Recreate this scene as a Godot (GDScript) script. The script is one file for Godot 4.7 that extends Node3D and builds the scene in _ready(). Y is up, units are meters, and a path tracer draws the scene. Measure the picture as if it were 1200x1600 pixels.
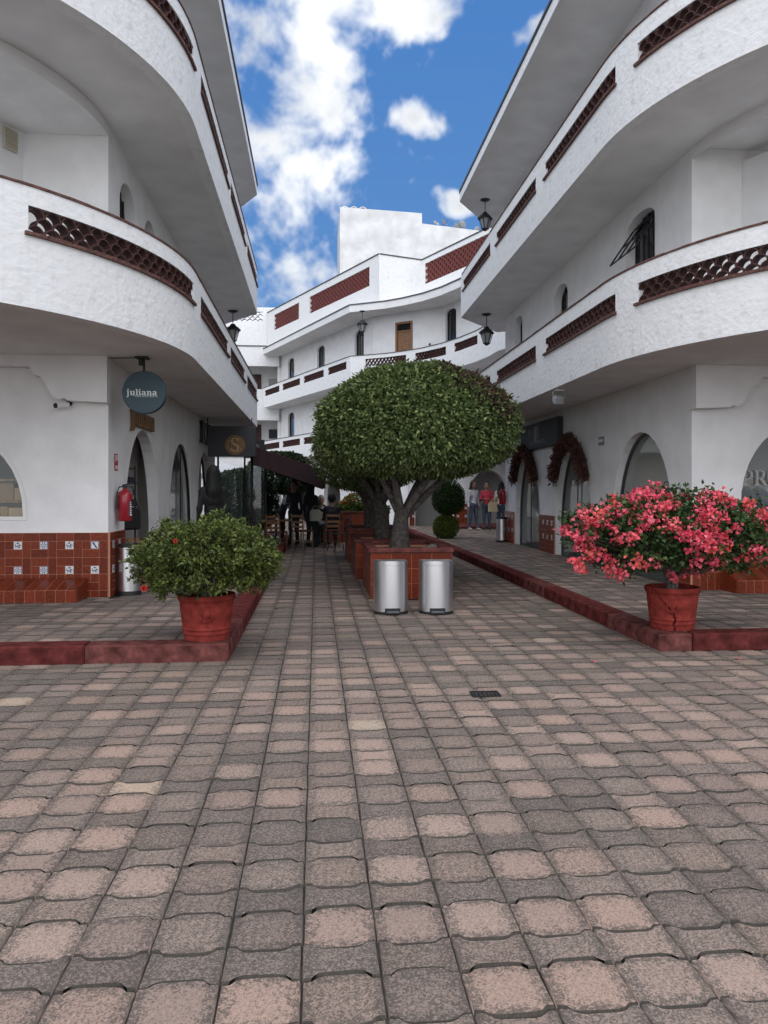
extends Node3D
# A shopping alley between two white curved buildings; world: -Z runs down the alley, the camera is turned a little to the right.

var M := {}
var used := {}
var rng := RandomNumberGenerator.new()
const YAW := 0.0881


class MB:
	var v := PackedVector3Array()
	var n := PackedVector3Array()
	var uv := PackedVector2Array()
	var col := PackedColorArray()
	var cur := Color.WHITE
	var use_uv := false
	var use_col := false

	func trin(a: Vector3, b: Vector3, c: Vector3, na: Vector3, nb: Vector3, nc: Vector3, ta := Vector2.ZERO, tb := Vector2.ZERO, tc := Vector2.ZERO) -> void:
		var f := (c - a).cross(b - a)
		if f.dot(na + nb + nc) < 0.0:
			v.append(a); v.append(c); v.append(b)
			n.append(na); n.append(nc); n.append(nb)
			if use_uv:
				uv.append(ta); uv.append(tc); uv.append(tb)
		else:
			v.append(a); v.append(b); v.append(c)
			n.append(na); n.append(nb); n.append(nc)
			if use_uv:
				uv.append(ta); uv.append(tb); uv.append(tc)
		if use_col:
			col.append(cur); col.append(cur); col.append(cur)

	func tri(a: Vector3, b: Vector3, c: Vector3, hint := Vector3.ZERO) -> void:
		var f := (c - a).cross(b - a).normalized()
		if hint != Vector3.ZERO and f.dot(hint) < 0.0:
			f = -f
		trin(a, b, c, f, f, f)

	func quad(a: Vector3, b: Vector3, c: Vector3, d: Vector3, hint := Vector3.ZERO) -> void:
		var f := (c - a).cross(b - d).normalized()
		if hint != Vector3.ZERO and f.dot(hint) < 0.0:
			f = -f
		quadn(a, b, c, d, f, f, f, f)

	func quadn(a: Vector3, b: Vector3, c: Vector3, d: Vector3, na: Vector3, nb: Vector3, nc: Vector3, nd: Vector3) -> void:
		trin(a, b, c, na, nb, nc, Vector2(0, 1), Vector2(1, 1), Vector2(1, 0))
		trin(a, c, d, na, nc, nd, Vector2(0, 1), Vector2(1, 0), Vector2(0, 0))

	func box(c: Vector3, s: Vector3, b := Basis()) -> void:
		for ax in 3:
			for sg in [-1.0, 1.0]:
				var nn: Vector3 = b[ax] * sg
				var u: Vector3 = b[(ax + 1) % 3] * s[(ax + 1) % 3] * 0.5
				var w: Vector3 = b[(ax + 2) % 3] * s[(ax + 2) % 3] * 0.5
				var o: Vector3 = c + nn * s[ax] * 0.5
				quadn(o - u - w, o + u - w, o + u + w, o - u + w, nn, nn, nn, nn)

	func bbox(c: Vector3, s: Vector3, r: float, b := Basis()) -> void:
		# box with chamfered edges
		var h := s * 0.5
		for ax in 3:
			var a1 := (ax + 1) % 3
			var a2 := (ax + 2) % 3
			for sg in [-1.0, 1.0]:
				var nn: Vector3 = b[ax] * sg
				var u: Vector3 = b[a1] * (h[a1] - r)
				var w: Vector3 = b[a2] * (h[a2] - r)
				var o: Vector3 = c + nn * h[ax]
				quadn(o - u - w, o + u - w, o + u + w, o - u + w, nn, nn, nn, nn)
		for ax in 3:
			var a1 := (ax + 1) % 3
			var a2 := (ax + 2) % 3
			for s1 in [-1.0, 1.0]:
				for s2 in [-1.0, 1.0]:
					var e: Vector3 = b[ax] * (h[ax] - r)
					var p: Vector3 = c + b[a1] * s1 * h[a1] + b[a2] * s2 * (h[a2] - r)
					var q: Vector3 = c + b[a1] * s1 * (h[a1] - r) + b[a2] * s2 * h[a2]
					var nn: Vector3 = (b[a1] * s1 + b[a2] * s2).normalized()
					quadn(p - e, p + e, q + e, q - e, nn, nn, nn, nn)
		for sx in [-1.0, 1.0]:
			for sy in [-1.0, 1.0]:
				for sz in [-1.0, 1.0]:
					var g := Vector3(sx, sy, sz)
					var k: Vector3 = c
					var p := k + b * (g * Vector3(h.x, h.y - r, h.z - r))
					var q := k + b * (g * Vector3(h.x - r, h.y, h.z - r))
					var t := k + b * (g * Vector3(h.x - r, h.y - r, h.z))
					tri(p, q, t, b * g)

	func tube(path: Array, rad: Array, sides := 8, caps := true) -> void:
		var rings := []
		var up := Vector3.UP
		for i in path.size():
			var t: Vector3 = (path[mini(i + 1, path.size() - 1)] - path[maxi(i - 1, 0)]).normalized()
			if absf(t.dot(up)) > 0.95:
				up = Vector3.RIGHT if absf(t.x) < 0.8 else Vector3.BACK
			var a := t.cross(up).normalized()
			var b := t.cross(a).normalized()
			up = -b if false else up
			var ring := []
			for k in sides:
				var w := TAU * k / sides
				ring.append(a * cos(w) + b * sin(w))
			rings.append(ring)
		for i in path.size() - 1:
			for k in sides:
				var j := (k + 1) % sides
				var n0: Vector3 = rings[i][k]
				var n1: Vector3 = rings[i][j]
				var n2: Vector3 = rings[i + 1][j]
				var n3: Vector3 = rings[i + 1][k]
				quadn(path[i] + n0 * rad[i], path[i] + n1 * rad[i], path[i + 1] + n2 * rad[i + 1], path[i + 1] + n3 * rad[i + 1], n0, n1, n2, n3)
		if caps:
			for e in [0, path.size() - 1]:
				var dir: Vector3 = (path[0] - path[1]) if e == 0 else (path[e] - path[e - 1])
				for k in sides:
					tri(path[e], path[e] + rings[e][k] * rad[e], path[e] + rings[e][(k + 1) % sides] * rad[e], dir)

	func lathe(pr: Array, sides := 24, at := Vector3.ZERO, smooth := false) -> void:
		# pr: Vector2(radius, y) from bottom to top
		for i in pr.size() - 1:
			var p: Vector2 = pr[i]
			var q: Vector2 = pr[i + 1]
			var t := (q - p).normalized()
			var np := Vector2(t.y, -t.x)
			var n0 := np
			var n1 := np
			if smooth:
				if i > 0:
					var t0: Vector2 = (p - pr[i - 1]).normalized()
					n0 = (np + Vector2(t0.y, -t0.x)).normalized()
				if i < pr.size() - 2:
					var t1: Vector2 = (pr[i + 2] - q).normalized()
					n1 = (np + Vector2(t1.y, -t1.x)).normalized()
			for k in sides:
				var a := TAU * k / sides
				var b := TAU * (k + 1) / sides
				var da := Vector3(cos(a), 0, sin(a))
				var db := Vector3(cos(b), 0, sin(b))
				var A := at + da * p.x + Vector3.UP * p.y
				var B := at + db * p.x + Vector3.UP * p.y
				var C := at + db * q.x + Vector3.UP * q.y
				var D := at + da * q.x + Vector3.UP * q.y
				var NA := da * n0.x + Vector3.UP * n0.y
				var NB := db * n0.x + Vector3.UP * n0.y
				var NC := db * n1.x + Vector3.UP * n1.y
				var ND := da * n1.x + Vector3.UP * n1.y
				if p.x < 0.0001:
					trin(A, C, D, NA, NC, ND)
				elif q.x < 0.0001:
					trin(A, B, C, NA, NB, NC)
				else:
					quadn(A, B, C, D, NA, NB, NC, ND)

	func prism(poly: PackedVector2Array, o: Vector3, U: Vector3, V: Vector3, W: Vector3, d0: float, d1: float, skip := PackedInt32Array()) -> void:
		# polygon in the plane (U, V) through o, from depth d0 to d1 along W
		var idx := Geometry2D.triangulate_polygon(poly)
		var sgn := 1.0 if d1 > d0 else -1.0
		for i in range(0, idx.size(), 3):
			var p := []
			for k in 3:
				var q := poly[idx[i + k]]
				p.append(o + U * q.x + V * q.y)
			tri(p[0] + W * d0, p[1] + W * d0, p[2] + W * d0, -W * sgn)
			tri(p[0] + W * d1, p[1] + W * d1, p[2] + W * d1, W * sgn)
		var cw := Geometry2D.is_polygon_clockwise(poly)
		for i in poly.size():
			if i in skip:
				continue
			var a := poly[i]
			var b := poly[(i + 1) % poly.size()]
			var e := (b - a)
			var nn := Vector2(-e.y, e.x) if cw else Vector2(e.y, -e.x)
			var h := (U * nn.x + V * nn.y)
			var A := o + U * a.x + V * a.y
			var B := o + U * b.x + V * b.y
			quad(A + W * d0, B + W * d0, B + W * d1, A + W * d1, h)

	func mesh() -> ArrayMesh:
		var arr := []
		arr.resize(Mesh.ARRAY_MAX)
		arr[Mesh.ARRAY_VERTEX] = v
		arr[Mesh.ARRAY_NORMAL] = n
		if use_uv:
			arr[Mesh.ARRAY_TEX_UV] = uv
		if use_col:
			arr[Mesh.ARRAY_COLOR] = col
		var m := ArrayMesh.new()
		if v.size() > 0:
			m.add_surface_from_arrays(Mesh.PRIMITIVE_TRIANGLES, arr)
		return m


func numbered(called: String) -> String:
	if not used.has(called):
		used[called] = 0
		return called
	used[called] += 1
	return "%s_%03d" % [called, used[called]]


func part(called: String, m: Variant, mat: Material, parent: Node3D, xf := Transform3D()) -> MeshInstance3D:
	var o := MeshInstance3D.new()
	o.name = called if parent != self else numbered(called)
	o.mesh = m.mesh() if m is MB else m
	o.transform = xf
	if mat and o.mesh.get_surface_count() > 0:
		o.set_surface_override_material(0, mat)
	parent.add_child(o, true)
	return o


func tag(o: Node, label: String, category: String, group := "") -> void:
	o.set_meta("label", label)
	o.set_meta("category", category)
	if group:
		o.set_meta("group", group)


func thing(called: String, label: String, category: String, at := Vector3.ZERO, turn := 0.0, group := "") -> Node3D:
	var o := Node3D.new()
	o.name = numbered(called)
	add_child(o)
	o.position = at
	o.rotation.y = turn
	tag(o, label, category, group)
	return o


func copy_of(src: Node3D, at: Vector3, turn: float, label: String) -> Node3D:
	var o: Node3D = src.duplicate()
	o.name = numbered(str(src.name))
	add_child(o)
	o.position = at
	o.rotation.y = turn
	o.set_meta("label", label)
	return o


func struct(called: String) -> Node3D:
	var o := Node3D.new()
	o.name = numbered(called)
	add_child(o)
	o.set_meta("kind", "structure")
	o.set_meta("label", called.replace("_", " "))
	return o


func node(called: String, parent: Node3D, xf := Transform3D()) -> Node3D:
	var o := Node3D.new()
	o.name = called
	o.transform = xf
	parent.add_child(o, true)
	return o


# ---------------------------------------------------------------- materials
func lin(r: float, g: float, b: float) -> Color:
	return Color(r, g, b).linear_to_srgb()


func std(r: float, g: float, b: float, rough := 0.8, metal := 0.0) -> StandardMaterial3D:
	var m := StandardMaterial3D.new()
	m.albedo_color = lin(r, g, b)
	m.roughness = rough
	m.metallic = metal
	return m


func noise_tex(freq: float, seed_: int, size := 512, lo := 0.0, hi := 1.0, oct := 4, ntype := FastNoiseLite.TYPE_SIMPLEX_SMOOTH) -> NoiseTexture2D:
	var f := FastNoiseLite.new()
	f.noise_type = ntype
	f.seed = seed_
	f.frequency = freq
	f.fractal_octaves = oct
	var t := NoiseTexture2D.new()
	t.width = size
	t.height = size
	t.seamless = true
	t.noise = f
	var g := Gradient.new()
	g.set_color(0, Color(lo, lo, lo))
	g.set_color(1, Color(hi, hi, hi))
	t.color_ramp = g
	return t


func tri_map(m: StandardMaterial3D, scale: float, albedo: Texture2D, height: Texture2D = null, hs := 0.0) -> StandardMaterial3D:
	m.uv1_triplanar = true
	m.uv1_world_triplanar = true
	m.uv1_triplanar_sharpness = 4.0
	m.uv1_scale = Vector3.ONE * scale
	if albedo:
		m.albedo_texture = albedo
	if height:
		m.heightmap_enabled = true
		m.heightmap_texture = height
		m.heightmap_scale = hs
	return m


func paver_tex(kind: int, sd: int) -> ImageTexture:
	# washed aggregate: light grains worn bare in the middle of the block, dark cement and dirt round it
	var S := 176
	var im := Image.create(S, S, false, Image.FORMAT_RGB8)
	var r := RandomNumberGenerator.new()
	r.seed = sd
	var nz := FastNoiseLite.new()
	nz.seed = sd
	nz.frequency = 0.035
	nz.fractal_octaves = 3
	var fine := FastNoiseLite.new()
	fine.seed = sd + 9
	fine.frequency = 0.25
	fine.noise_type = FastNoiseLite.TYPE_CELLULAR
	fine.cellular_return_type = FastNoiseLite.RETURN_CELL_VALUE
	var bare: float = [0.95, 0.74, 0.55, 0.36, 0.9][kind]
	var grain: Color = [Color(0.375, 0.270, 0.228), Color(0.345, 0.250, 0.212), Color(0.305, 0.230, 0.197), Color(0.265, 0.207, 0.180), Color(0.44, 0.345, 0.275)][kind]
	var cement: Color = [Color(0.128, 0.102, 0.088), Color(0.118, 0.095, 0.083), Color(0.107, 0.088, 0.077), Color(0.095, 0.079, 0.070), Color(0.21, 0.165, 0.13)][kind]
	for y in S:
		for x in S:
			var u := absf(x / float(S) - 0.5) * 2.0
			var w := absf(y / float(S) - 0.5) * 2.0
			var e := maxf(u, w * 1.05)
			var big := nz.get_noise_2d(x, y)
			var m := bare * clampf((1.02 - e + big * 0.38) * 1.9, 0.0, 1.0)
			# single grains of stone, close together where the skin is worn off
			var g := fine.get_noise_2d(x, y) * 0.5 + 0.5
			var k := clampf((0.29 + 0.47 * m - g + (r.randf() - 0.5) * 0.25) * 4.0 + 0.5, 0.0, 1.0) * (0.72 + 0.5 * fposmod(g * 17.0, 1.0))
			var c := cement.lerp(grain, k)
			c = c * 0.90 * (0.82 + 0.36 * r.randf()) * (1.0 + 0.22 * nz.get_noise_2d(x * 2 + 300, y * 2))
			if y < 5:
				c = Color(0.050, 0.043, 0.036) * (0.6 + 0.8 * r.randf())
			im.set_pixel(x, y, Color(c.r * 1.02, c.g * 1.01, c.b * 0.95).linear_to_srgb())
	return ImageTexture.create_from_image(im)


func print_tex(kind: int) -> ImageTexture:
	# little blue and white hand-painted square tiles
	var S := 48
	var im := Image.create(S, S, false, Image.FORMAT_RGB8)
	var r := RandomNumberGenerator.new()
	r.seed = 40 + kind
	var white := lin(0.62, 0.63, 0.62)
	var blue := lin(0.03, 0.045, 0.13)
	var nz := FastNoiseLite.new()
	nz.seed = 60 + kind * 7
	nz.frequency = 0.07
	for y in S:
		for x in S:
			var a := (x - S / 2.0) / S
			var b := (y - S / 2.0) / S
			var on := false
			if kind == 0:
				on = absf(a + b * 0.7) < 0.12 and absf(b) < 0.38 or Vector2(a - 0.1, b + 0.2).length() < 0.13
			elif kind == 1:
				on = absf(fposmod(atan2(b, a) * 4.0 / PI, 1.0) - 0.5) < 0.22 and Vector2(a, b).length() < 0.42
			else:
				on = nz.get_noise_2d(x, y) > 0.06 and Vector2(a, b).length() < 0.43
			if maxf(absf(a), absf(b)) > 0.455 and kind != 2:
				on = true
			im.set_pixel(x, y, blue if on else white)
	return ImageTexture.create_from_image(im)


func materials() -> void:
	var stucco_h := noise_tex(0.022, 3, 512, 0, 1, 5)
	var stain := noise_tex(0.010, 5, 512, 0.92, 1.0, 5)
	# grime in scattered patches on otherwise clean paint
	stain.color_ramp.add_point(0.30, Color(0.98, 0.98, 0.98))
	stain.color_ramp.set_color(0, Color(0.89, 0.89, 0.88))
	M.stucco = tri_map(std(0.80, 0.805, 0.80, 0.9), 0.95, stain, stucco_h, 0.6)
	M.plaster = tri_map(std(0.80, 0.795, 0.785, 0.9), 0.4, noise_tex(0.008, 15, 512, 0.94, 1.0, 5), noise_tex(0.012, 6, 512, 0, 1, 4), 0.9)
	M.soffit = tri_map(std(0.80, 0.795, 0.785, 0.92), 0.3, noise_tex(0.006, 25, 512, 0.92, 1.0, 5), noise_tex(0.03, 7, 512, 0, 1, 3), 0.3)
	M.far_wall = tri_map(std(0.74, 0.74, 0.73, 0.92), 0.12, noise_tex(0.012, 26, 512, 0.86, 1.0, 6), noise_tex(0.05, 7, 512, 0, 1, 3), 0.6)
	M.clay = tri_map(std(0.10, 0.036, 0.030, 0.75), 3.0, noise_tex(0.02, 31, 256, 0.6, 1.0, 4))
	M.coping = tri_map(std(0.22, 0.095, 0.072, 0.8), 3.0, noise_tex(0.03, 32, 256, 0.45, 1.0, 4))
	M.kerb = tri_map(std(0.165, 0.040, 0.036, 0.75), 1.6, noise_tex(0.008, 33, 512, 0.6, 1.0, 5), noise_tex(0.03, 34, 512, 0, 1, 4), 0.25)
	M.kerb2 = tri_map(std(0.20, 0.070, 0.062, 0.8), 1.6, noise_tex(0.008, 35, 512, 0.55, 1.0, 5), noise_tex(0.03, 34, 512, 0, 1, 4), 0.25)
	M.tile = []
	for i in 3:
		var k: float = [1.0, 0.82, 1.15][i]
		var t := tri_map(std(0.205 * k, 0.037 * k, 0.016 * k, 0.3), 4.0, noise_tex(0.02, 41 + i, 256, 0.75, 1.0, 4))
		M.tile.append(t)
	M.grout = std(0.42, 0.19, 0.12, 0.9)
	M.prints = []
	for i in 3:
		var t := std(1, 1, 1, 0.25)
		t.albedo_texture = print_tex(i)
		M.prints.append(t)
	M.terracotta = tri_map(std(0.29, 0.048, 0.038, 0.6), 2.5, noise_tex(0.015, 51, 256, 0.7, 1.0, 5), noise_tex(0.06, 52, 256, 0, 1, 3), 0.15)
	for k in [M.kerb, M.kerb2, M.terracotta]:
		k.metallic_specular = 0.15
		k.roughness = 0.9
	for k in M.tile:
		k.metallic_specular = 0.3
	M.soil = std(0.04, 0.028, 0.02, 1.0)
	M.black = std(0.012, 0.012, 0.013, 0.55)
	M.iron = std(0.018, 0.018, 0.02, 0.5, 0.3)
	M.flash = std(0.06, 0.06, 0.065, 0.6)
	M.lamp_glass = std(0.30, 0.32, 0.33, 0.25)
	M.steel = std(0.74, 0.745, 0.75, 0.36, 1.0)
	M.steel_dark = std(0.10, 0.10, 0.11, 0.4, 0.6)
	M.white_paint = std(0.72, 0.72, 0.70, 0.6)
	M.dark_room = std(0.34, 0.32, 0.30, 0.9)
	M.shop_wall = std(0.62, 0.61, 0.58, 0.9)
	M.wood = tri_map(std(0.34, 0.16, 0.065, 0.5), 2.0, noise_tex(0.02, 61, 256, 0.6, 1.0, 4))
	M.pale_wood = tri_map(std(0.42, 0.27, 0.15, 0.6), 2.0, noise_tex(0.02, 62, 256, 0.6, 1.0, 4))
	M.card = std(0.33, 0.23, 0.14, 0.85)
	M.bark = tri_map(std(0.14, 0.12, 0.105, 0.9), 1.5, noise_tex(0.015, 71, 512, 0.5, 1.0, 5), noise_tex(0.03, 72, 512, 0, 1, 4), 2.0)
	M.teal = std(0.012, 0.042, 0.058, 0.45)
	M.red_gloss = std(0.28, 0.012, 0.022, 0.25)
	M.fabric_awning = std(0.075, 0.02, 0.026, 0.9)
	M.gold = std(0.36, 0.26, 0.12, 0.5)
	M.sign_brown = std(0.17, 0.085, 0.032, 0.6)
	M.plaza = tri_map(std(0.15, 0.122, 0.105, 1.0), 1.0, noise_tex(0.02, 82, 256, 0.6, 1.0, 4))
	M.mortar = tri_map(std(0.075, 0.064, 0.055, 1.0), 1.0, noise_tex(0.02, 81, 256, 0.5, 1.0, 4))
	var g := StandardMaterial3D.new()
	g.albedo_color = Color(0.75, 0.85, 0.82, 0.06)
	g.transparency = BaseMaterial3D.TRANSPARENCY_ALPHA
	g.roughness = 0.04
	g.metallic_specular = 0.4
	M.glass = g
	var d := StandardMaterial3D.new()
	d.albedo_color = Color(0.05, 0.06, 0.07, 0.55)
	d.transparency = BaseMaterial3D.TRANSPARENCY_ALPHA
	d.roughness = 0.05
	M.dark_glass = d
	var lf := StandardMaterial3D.new()
	lf.vertex_color_use_as_albedo = true
	lf.roughness = 0.6
	lf.metallic_specular = 0.35
	lf.backlight_enabled = true
	lf.backlight = lin(0.10, 0.14, 0.03)
	M.leaf = lf
	var pt := StandardMaterial3D.new()
	pt.vertex_color_use_as_albedo = true
	pt.roughness = 0.7
	pt.backlight_enabled = true
	pt.backlight = lin(0.14, 0.03, 0.03)
	M.petal = pt
	var cl := StandardMaterial3D.new()
	cl.vertex_color_use_as_albedo = true
	cl.roughness = 0.8
	M.cloth = cl
	M.pavers = []
	for k in 9:
		var kind: int = [0, 0, 1, 1, 2, 2, 3, 3, 4][k]
		var p := std(1, 1, 1, 0.9)
		p.albedo_texture = paver_tex(kind, 100 + k)
		p.vertex_color_use_as_albedo = true
		p.texture_repeat = false
		M.pavers.append(p)
	# the same blocks from paler, darker and redder batches
	M.batches = []
	for p in M.pavers:
		var row := [p]
		for t in [Color(0.91, 0.91, 0.915), Color(0.955, 0.945, 0.945), Color(0.985, 0.985, 0.985), Color(1.0, 0.985, 0.975)]:
			var q: StandardMaterial3D = p.duplicate()
			q.albedo_color = Color(minf(t.r, 1.0), minf(t.g, 1.0), minf(t.b, 1.0))
			row.append(q)
		M.batches.append(row)


# ---------------------------------------------------------------- sky
func sky_dir(px: float, py: float) -> Vector2:
	# direction of a spot of the photograph as (azimuth, elevation)
	var a := YAW + atan((px - 600.0) / 1200.0)
	return Vector2(a, atan((768.0 - py) / 1200.0 * cos(a - YAW)))


var blobs := []
var sky_n := FastNoiseLite.new()
var sky_w := FastNoiseLite.new()


func sky_color(az: float, el: float) -> Color:
	var d := Vector3(sin(az) * cos(el), sin(el), -cos(az) * cos(el))
	var wv := Vector3(sky_w.get_noise_3dv(d * 260.0), sky_w.get_noise_3dv(d * 260.0 + Vector3(50, 9, 0)), sky_w.get_noise_3dv(d * 260.0 + Vector3(0, 70, 30)))
	var f := sky_n.get_noise_3dv((d + wv * 0.018) * 100.0)
	var near := 0.0
	var dens := -9.0
	for b in blobs:
		var q: Vector2 = (Vector2(az, el) + Vector2(wv.x, wv.y) * 0.055 - b[0]) / b[1]
		var l := q.length_squared()
		if l < 9.0:
			dens = maxf(dens, b[2] - l * 0.5)
	# inside the stretch of sky the photograph shows, clouds lie where it shows them; elsewhere heavier cloud is added for a whiter fill light
	var q0 := Vector2(absf(az - 0.09) / 0.62, absf(el - 0.36) / 0.46)
	near = clampf((1.25 - maxf(q0.x, q0.y)) * 4.0, 0.0, 1.0)
	var bias := lerpf(0.42, clampf(dens, -0.5, 0.48), near)
	var k := clampf((f * 1.75 + bias) * 1.12, 0.0, 1.0)
	k = k * k * (3.0 - 2.0 * k)
	var t := clampf(el / 1.2, 0.0, 1.0)
	var blue := Color(0.145, 0.28, 0.49).lerp(Color(0.034, 0.132, 0.375), clampf(pow(t, 0.45) * 1.15, 0.0, 1.0))
	var shade := clampf(0.5 + 1.1 * sky_n.get_noise_3dv((d + wv * 0.012) * 62.0 + Vector3(7, 40, 3)) , 0.0, 1.0)
	var white := Color(0.84, 0.85, 0.86).lerp(Color(0.37, 0.40, 0.44), shade * clampf((f * 0.95 + bias) * 1.3, 0.0, 1.0))
	return blue.lerp(white, k)


func make_sky() -> Image:
	sky_n.noise_type = FastNoiseLite.TYPE_SIMPLEX_SMOOTH
	sky_n.seed = 11
	sky_n.frequency = 0.055
	sky_n.fractal_octaves = 6
	sky_n.fractal_gain = 0.6
	sky_w.seed = 4
	sky_w.frequency = 0.02
	sky_w.fractal_octaves = 2
	for b in [[410, 80, 130, 140, 0.8], [430, 195, 55, 45, 0.5], [620, 5, 170, 50, 0.55], [700, 45, 60, 30, 0.1], [500, 100, 40, 60, 0.3], [815, 60, 42, 30, 0.55], [890, 40, 60, 60, 0.5],
			[665, 172, 55, 26, 0.5], [705, 165, 22, 22, 0.1], [490, 285, 80, 55, 0.8], [450, 390, 120, 100, 0.8], [560, 330, 80, 60, 0.6], [640, 310, 40, 16, 0.4], [720, 325, 40, 14, 0.5], [430, 470, 90, 70, 0.45], [545, 155, 20, 10, 0.1], [640, 440, 200, 60, 0.4], [430, 440, 150, 100, 0.8]]:
		blobs.append([sky_dir(b[0], b[1]), Vector2(b[2], b[3]) / 1200.0 * 0.9, b[4]])
	var im := Image.create(1024, 512, false, Image.FORMAT_RGB8)
	for y in 256:
		var el := PI * (0.5 - (y + 0.5) / 512.0)
		for x in 1024:
			im.set_pixel((x + 512) % 1024, y, sky_color(TAU * ((x + 0.5) / 1024.0 - 0.5), el).linear_to_srgb())
	im.fill_rect(Rect2i(0, 256, 1024, 256), lin(0.2, 0.19, 0.18))
	im.resize(4096, 2048, Image.INTERPOLATE_CUBIC)
	# the same sky again at full resolution where the camera looks
	var x0 := 1740
	var x1 := 2580
	for y in range(380, 1024):
		var el := PI * (0.5 - (y + 0.5) / 2048.0)
		for x in range(x0, x1):
			im.set_pixel((x + 2048) % 4096, y, sky_color(TAU * ((x + 0.5) / 4096.0 - 0.5), el).linear_to_srgb())
	return im


# ---------------------------------------------------------------- paving
const PW := 0.2475
const PD := 0.1895


func paver_mesh(convex: bool, v: int) -> ArrayMesh:
	var mb := MB.new()
	mb.use_uv = true
	var r := RandomNumberGenerator.new()
	r.seed = 500 + v + (10 if convex else 0)
	var g := 0.0022
	var gz := 0.0035
	var bulge := 0.028 if convex else -0.028
	var xs := [-0.5, -0.40, -0.335, -0.23, 0.23, 0.335, 0.40, 0.5]
	var pf := [0.0, 0.06, 0.72, 1.0, 1.0, 0.72, 0.06, 0.0]
	var out := []
	for i in 8:
		out.append(Vector2(xs[i] * (PW - 2 * g), -(PD / 2 - gz + bulge * pf[i]) + r.randf_range(-0.002, 0.002)))
	for i in 8:
		out.append(Vector2(-xs[i] * (PW - 2 * g), (PD / 2 - gz + bulge * pf[i]) + r.randf_range(-0.002, 0.002)))
	var c := Vector3(0, 0.0035, 0)
	var inner := []
	for i in 16:
		var p: Vector2 = out[i]
		var q := p - Vector2(signf(p.x) * minf(absf(p.x), 0.004), signf(p.y) * 0.004)
		inner.append(q)
	var uvs := func(p: Vector2) -> Vector2: return Vector2(p.x / PW + 0.5, p.y / (PD + 0.065) + 0.5)
	for i in 16:
		var j := (i + 1) % 16
		var a := Vector3(inner[i].x, 0, inner[i].y)
		var b := Vector3(inner[j].x, 0, inner[j].y)
		var na := Vector3(a.x * 0.5, 1, a.z * 0.5).normalized()
		var nb := Vector3(b.x * 0.5, 1, b.z * 0.5).normalized()
		mb.trin(c, a, b, Vector3.UP, na, nb, Vector2(0.5, 0.5), uvs.call(inner[i]), uvs.call(inner[j]))
		var A := Vector3(out[i].x, -0.016, out[i].y)
		var B := Vector3(out[j].x, -0.016, out[j].y)
		var oa := Vector3(out[i].x, 0, out[i].y).normalized() + Vector3(0, 0.45, 0)
		var ob := Vector3(out[j].x, 0, out[j].y).normalized() + Vector3(0, 0.45, 0)
		oa = oa.normalized()
		ob = ob.normalized()
		var ui := clampf(inner[i].x / PW + 0.5, 0.1, 0.9)
		var uj := clampf(inner[j].x / PW + 0.5, 0.1, 0.9)
		if i % 8 == 7:
			# the straight sides keep the block's own cement
			var su := 0.04 if inner[i].x < 0 else 0.96
			mb.trin(a, A, B, na, oa, ob, Vector2(su, 0.3), Vector2(su, 0.4), Vector2(su, 0.6))
			mb.trin(a, B, b, na, ob, nb, Vector2(su, 0.3), Vector2(su, 0.6), Vector2(su, 0.7))
			continue
		mb.trin(a, A, B, na, oa, ob, Vector2(ui, 0.022), Vector2(ui, 0.008), Vector2(uj, 0.008))
		mb.trin(a, B, b, na, ob, nb, Vector2(ui, 0.022), Vector2(uj, 0.008), Vector2(uj, 0.022))
	return mb.mesh()


var pmesh := []
var pale := FastNoiseLite.new()


func paver_pick(x: float, z: float, convex: bool) -> Array:
	# [material, tint] of the block at x, z
	var p := pale.get_noise_2d(x * 14.0, z * 9.0)
	# grey rows between pink ones; darker and greyer towards the pavement on the left and up the alley, as laid
	var pink := 0.66 if convex else 0.24
	pink += p * 0.5
	pink -= clampf((-z - 4.3) * 0.11, 0.0, 0.28) + clampf((-x - 0.3) * 0.12, 0.0, 0.16)
	var t := rng.randf()
	var k := 6
	if t < pink * 0.62:
		k = 0
	elif t < pink * 1.15:
		k = 2
	elif t < pink * 1.15 + 0.42:
		k = 4
	if rng.randf() < 0.004:
		k = 8
	else:
		k += rng.randi() % 2
	var b := rng.randf_range(0.80, 1.08)
	return [k, Color(b * rng.randf_range(0.97, 1.05), b, b * rng.randf_range(0.95, 1.02))]


func paver_xf(x: float, y: float, z: float) -> Transform3D:
	var loose := 2.4 if rng.randf() < 0.09 else 1.0
	var b := Basis(Vector3.UP, rng.randf_range(-0.016, 0.016)) * Basis(Vector3.RIGHT, rng.randf_range(-0.016, 0.016) * loose) * Basis(Vector3.BACK, rng.randf_range(-0.013, 0.013) * loose)
	if rng.randf() < 0.5:
		b = b * Basis(Vector3.UP, PI)
	return Transform3D(b, Vector3(x + rng.randf_range(-0.002, 0.002), y + rng.randf_range(-0.003, 0.002), z + rng.randf_range(-0.002, 0.002)))


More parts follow.
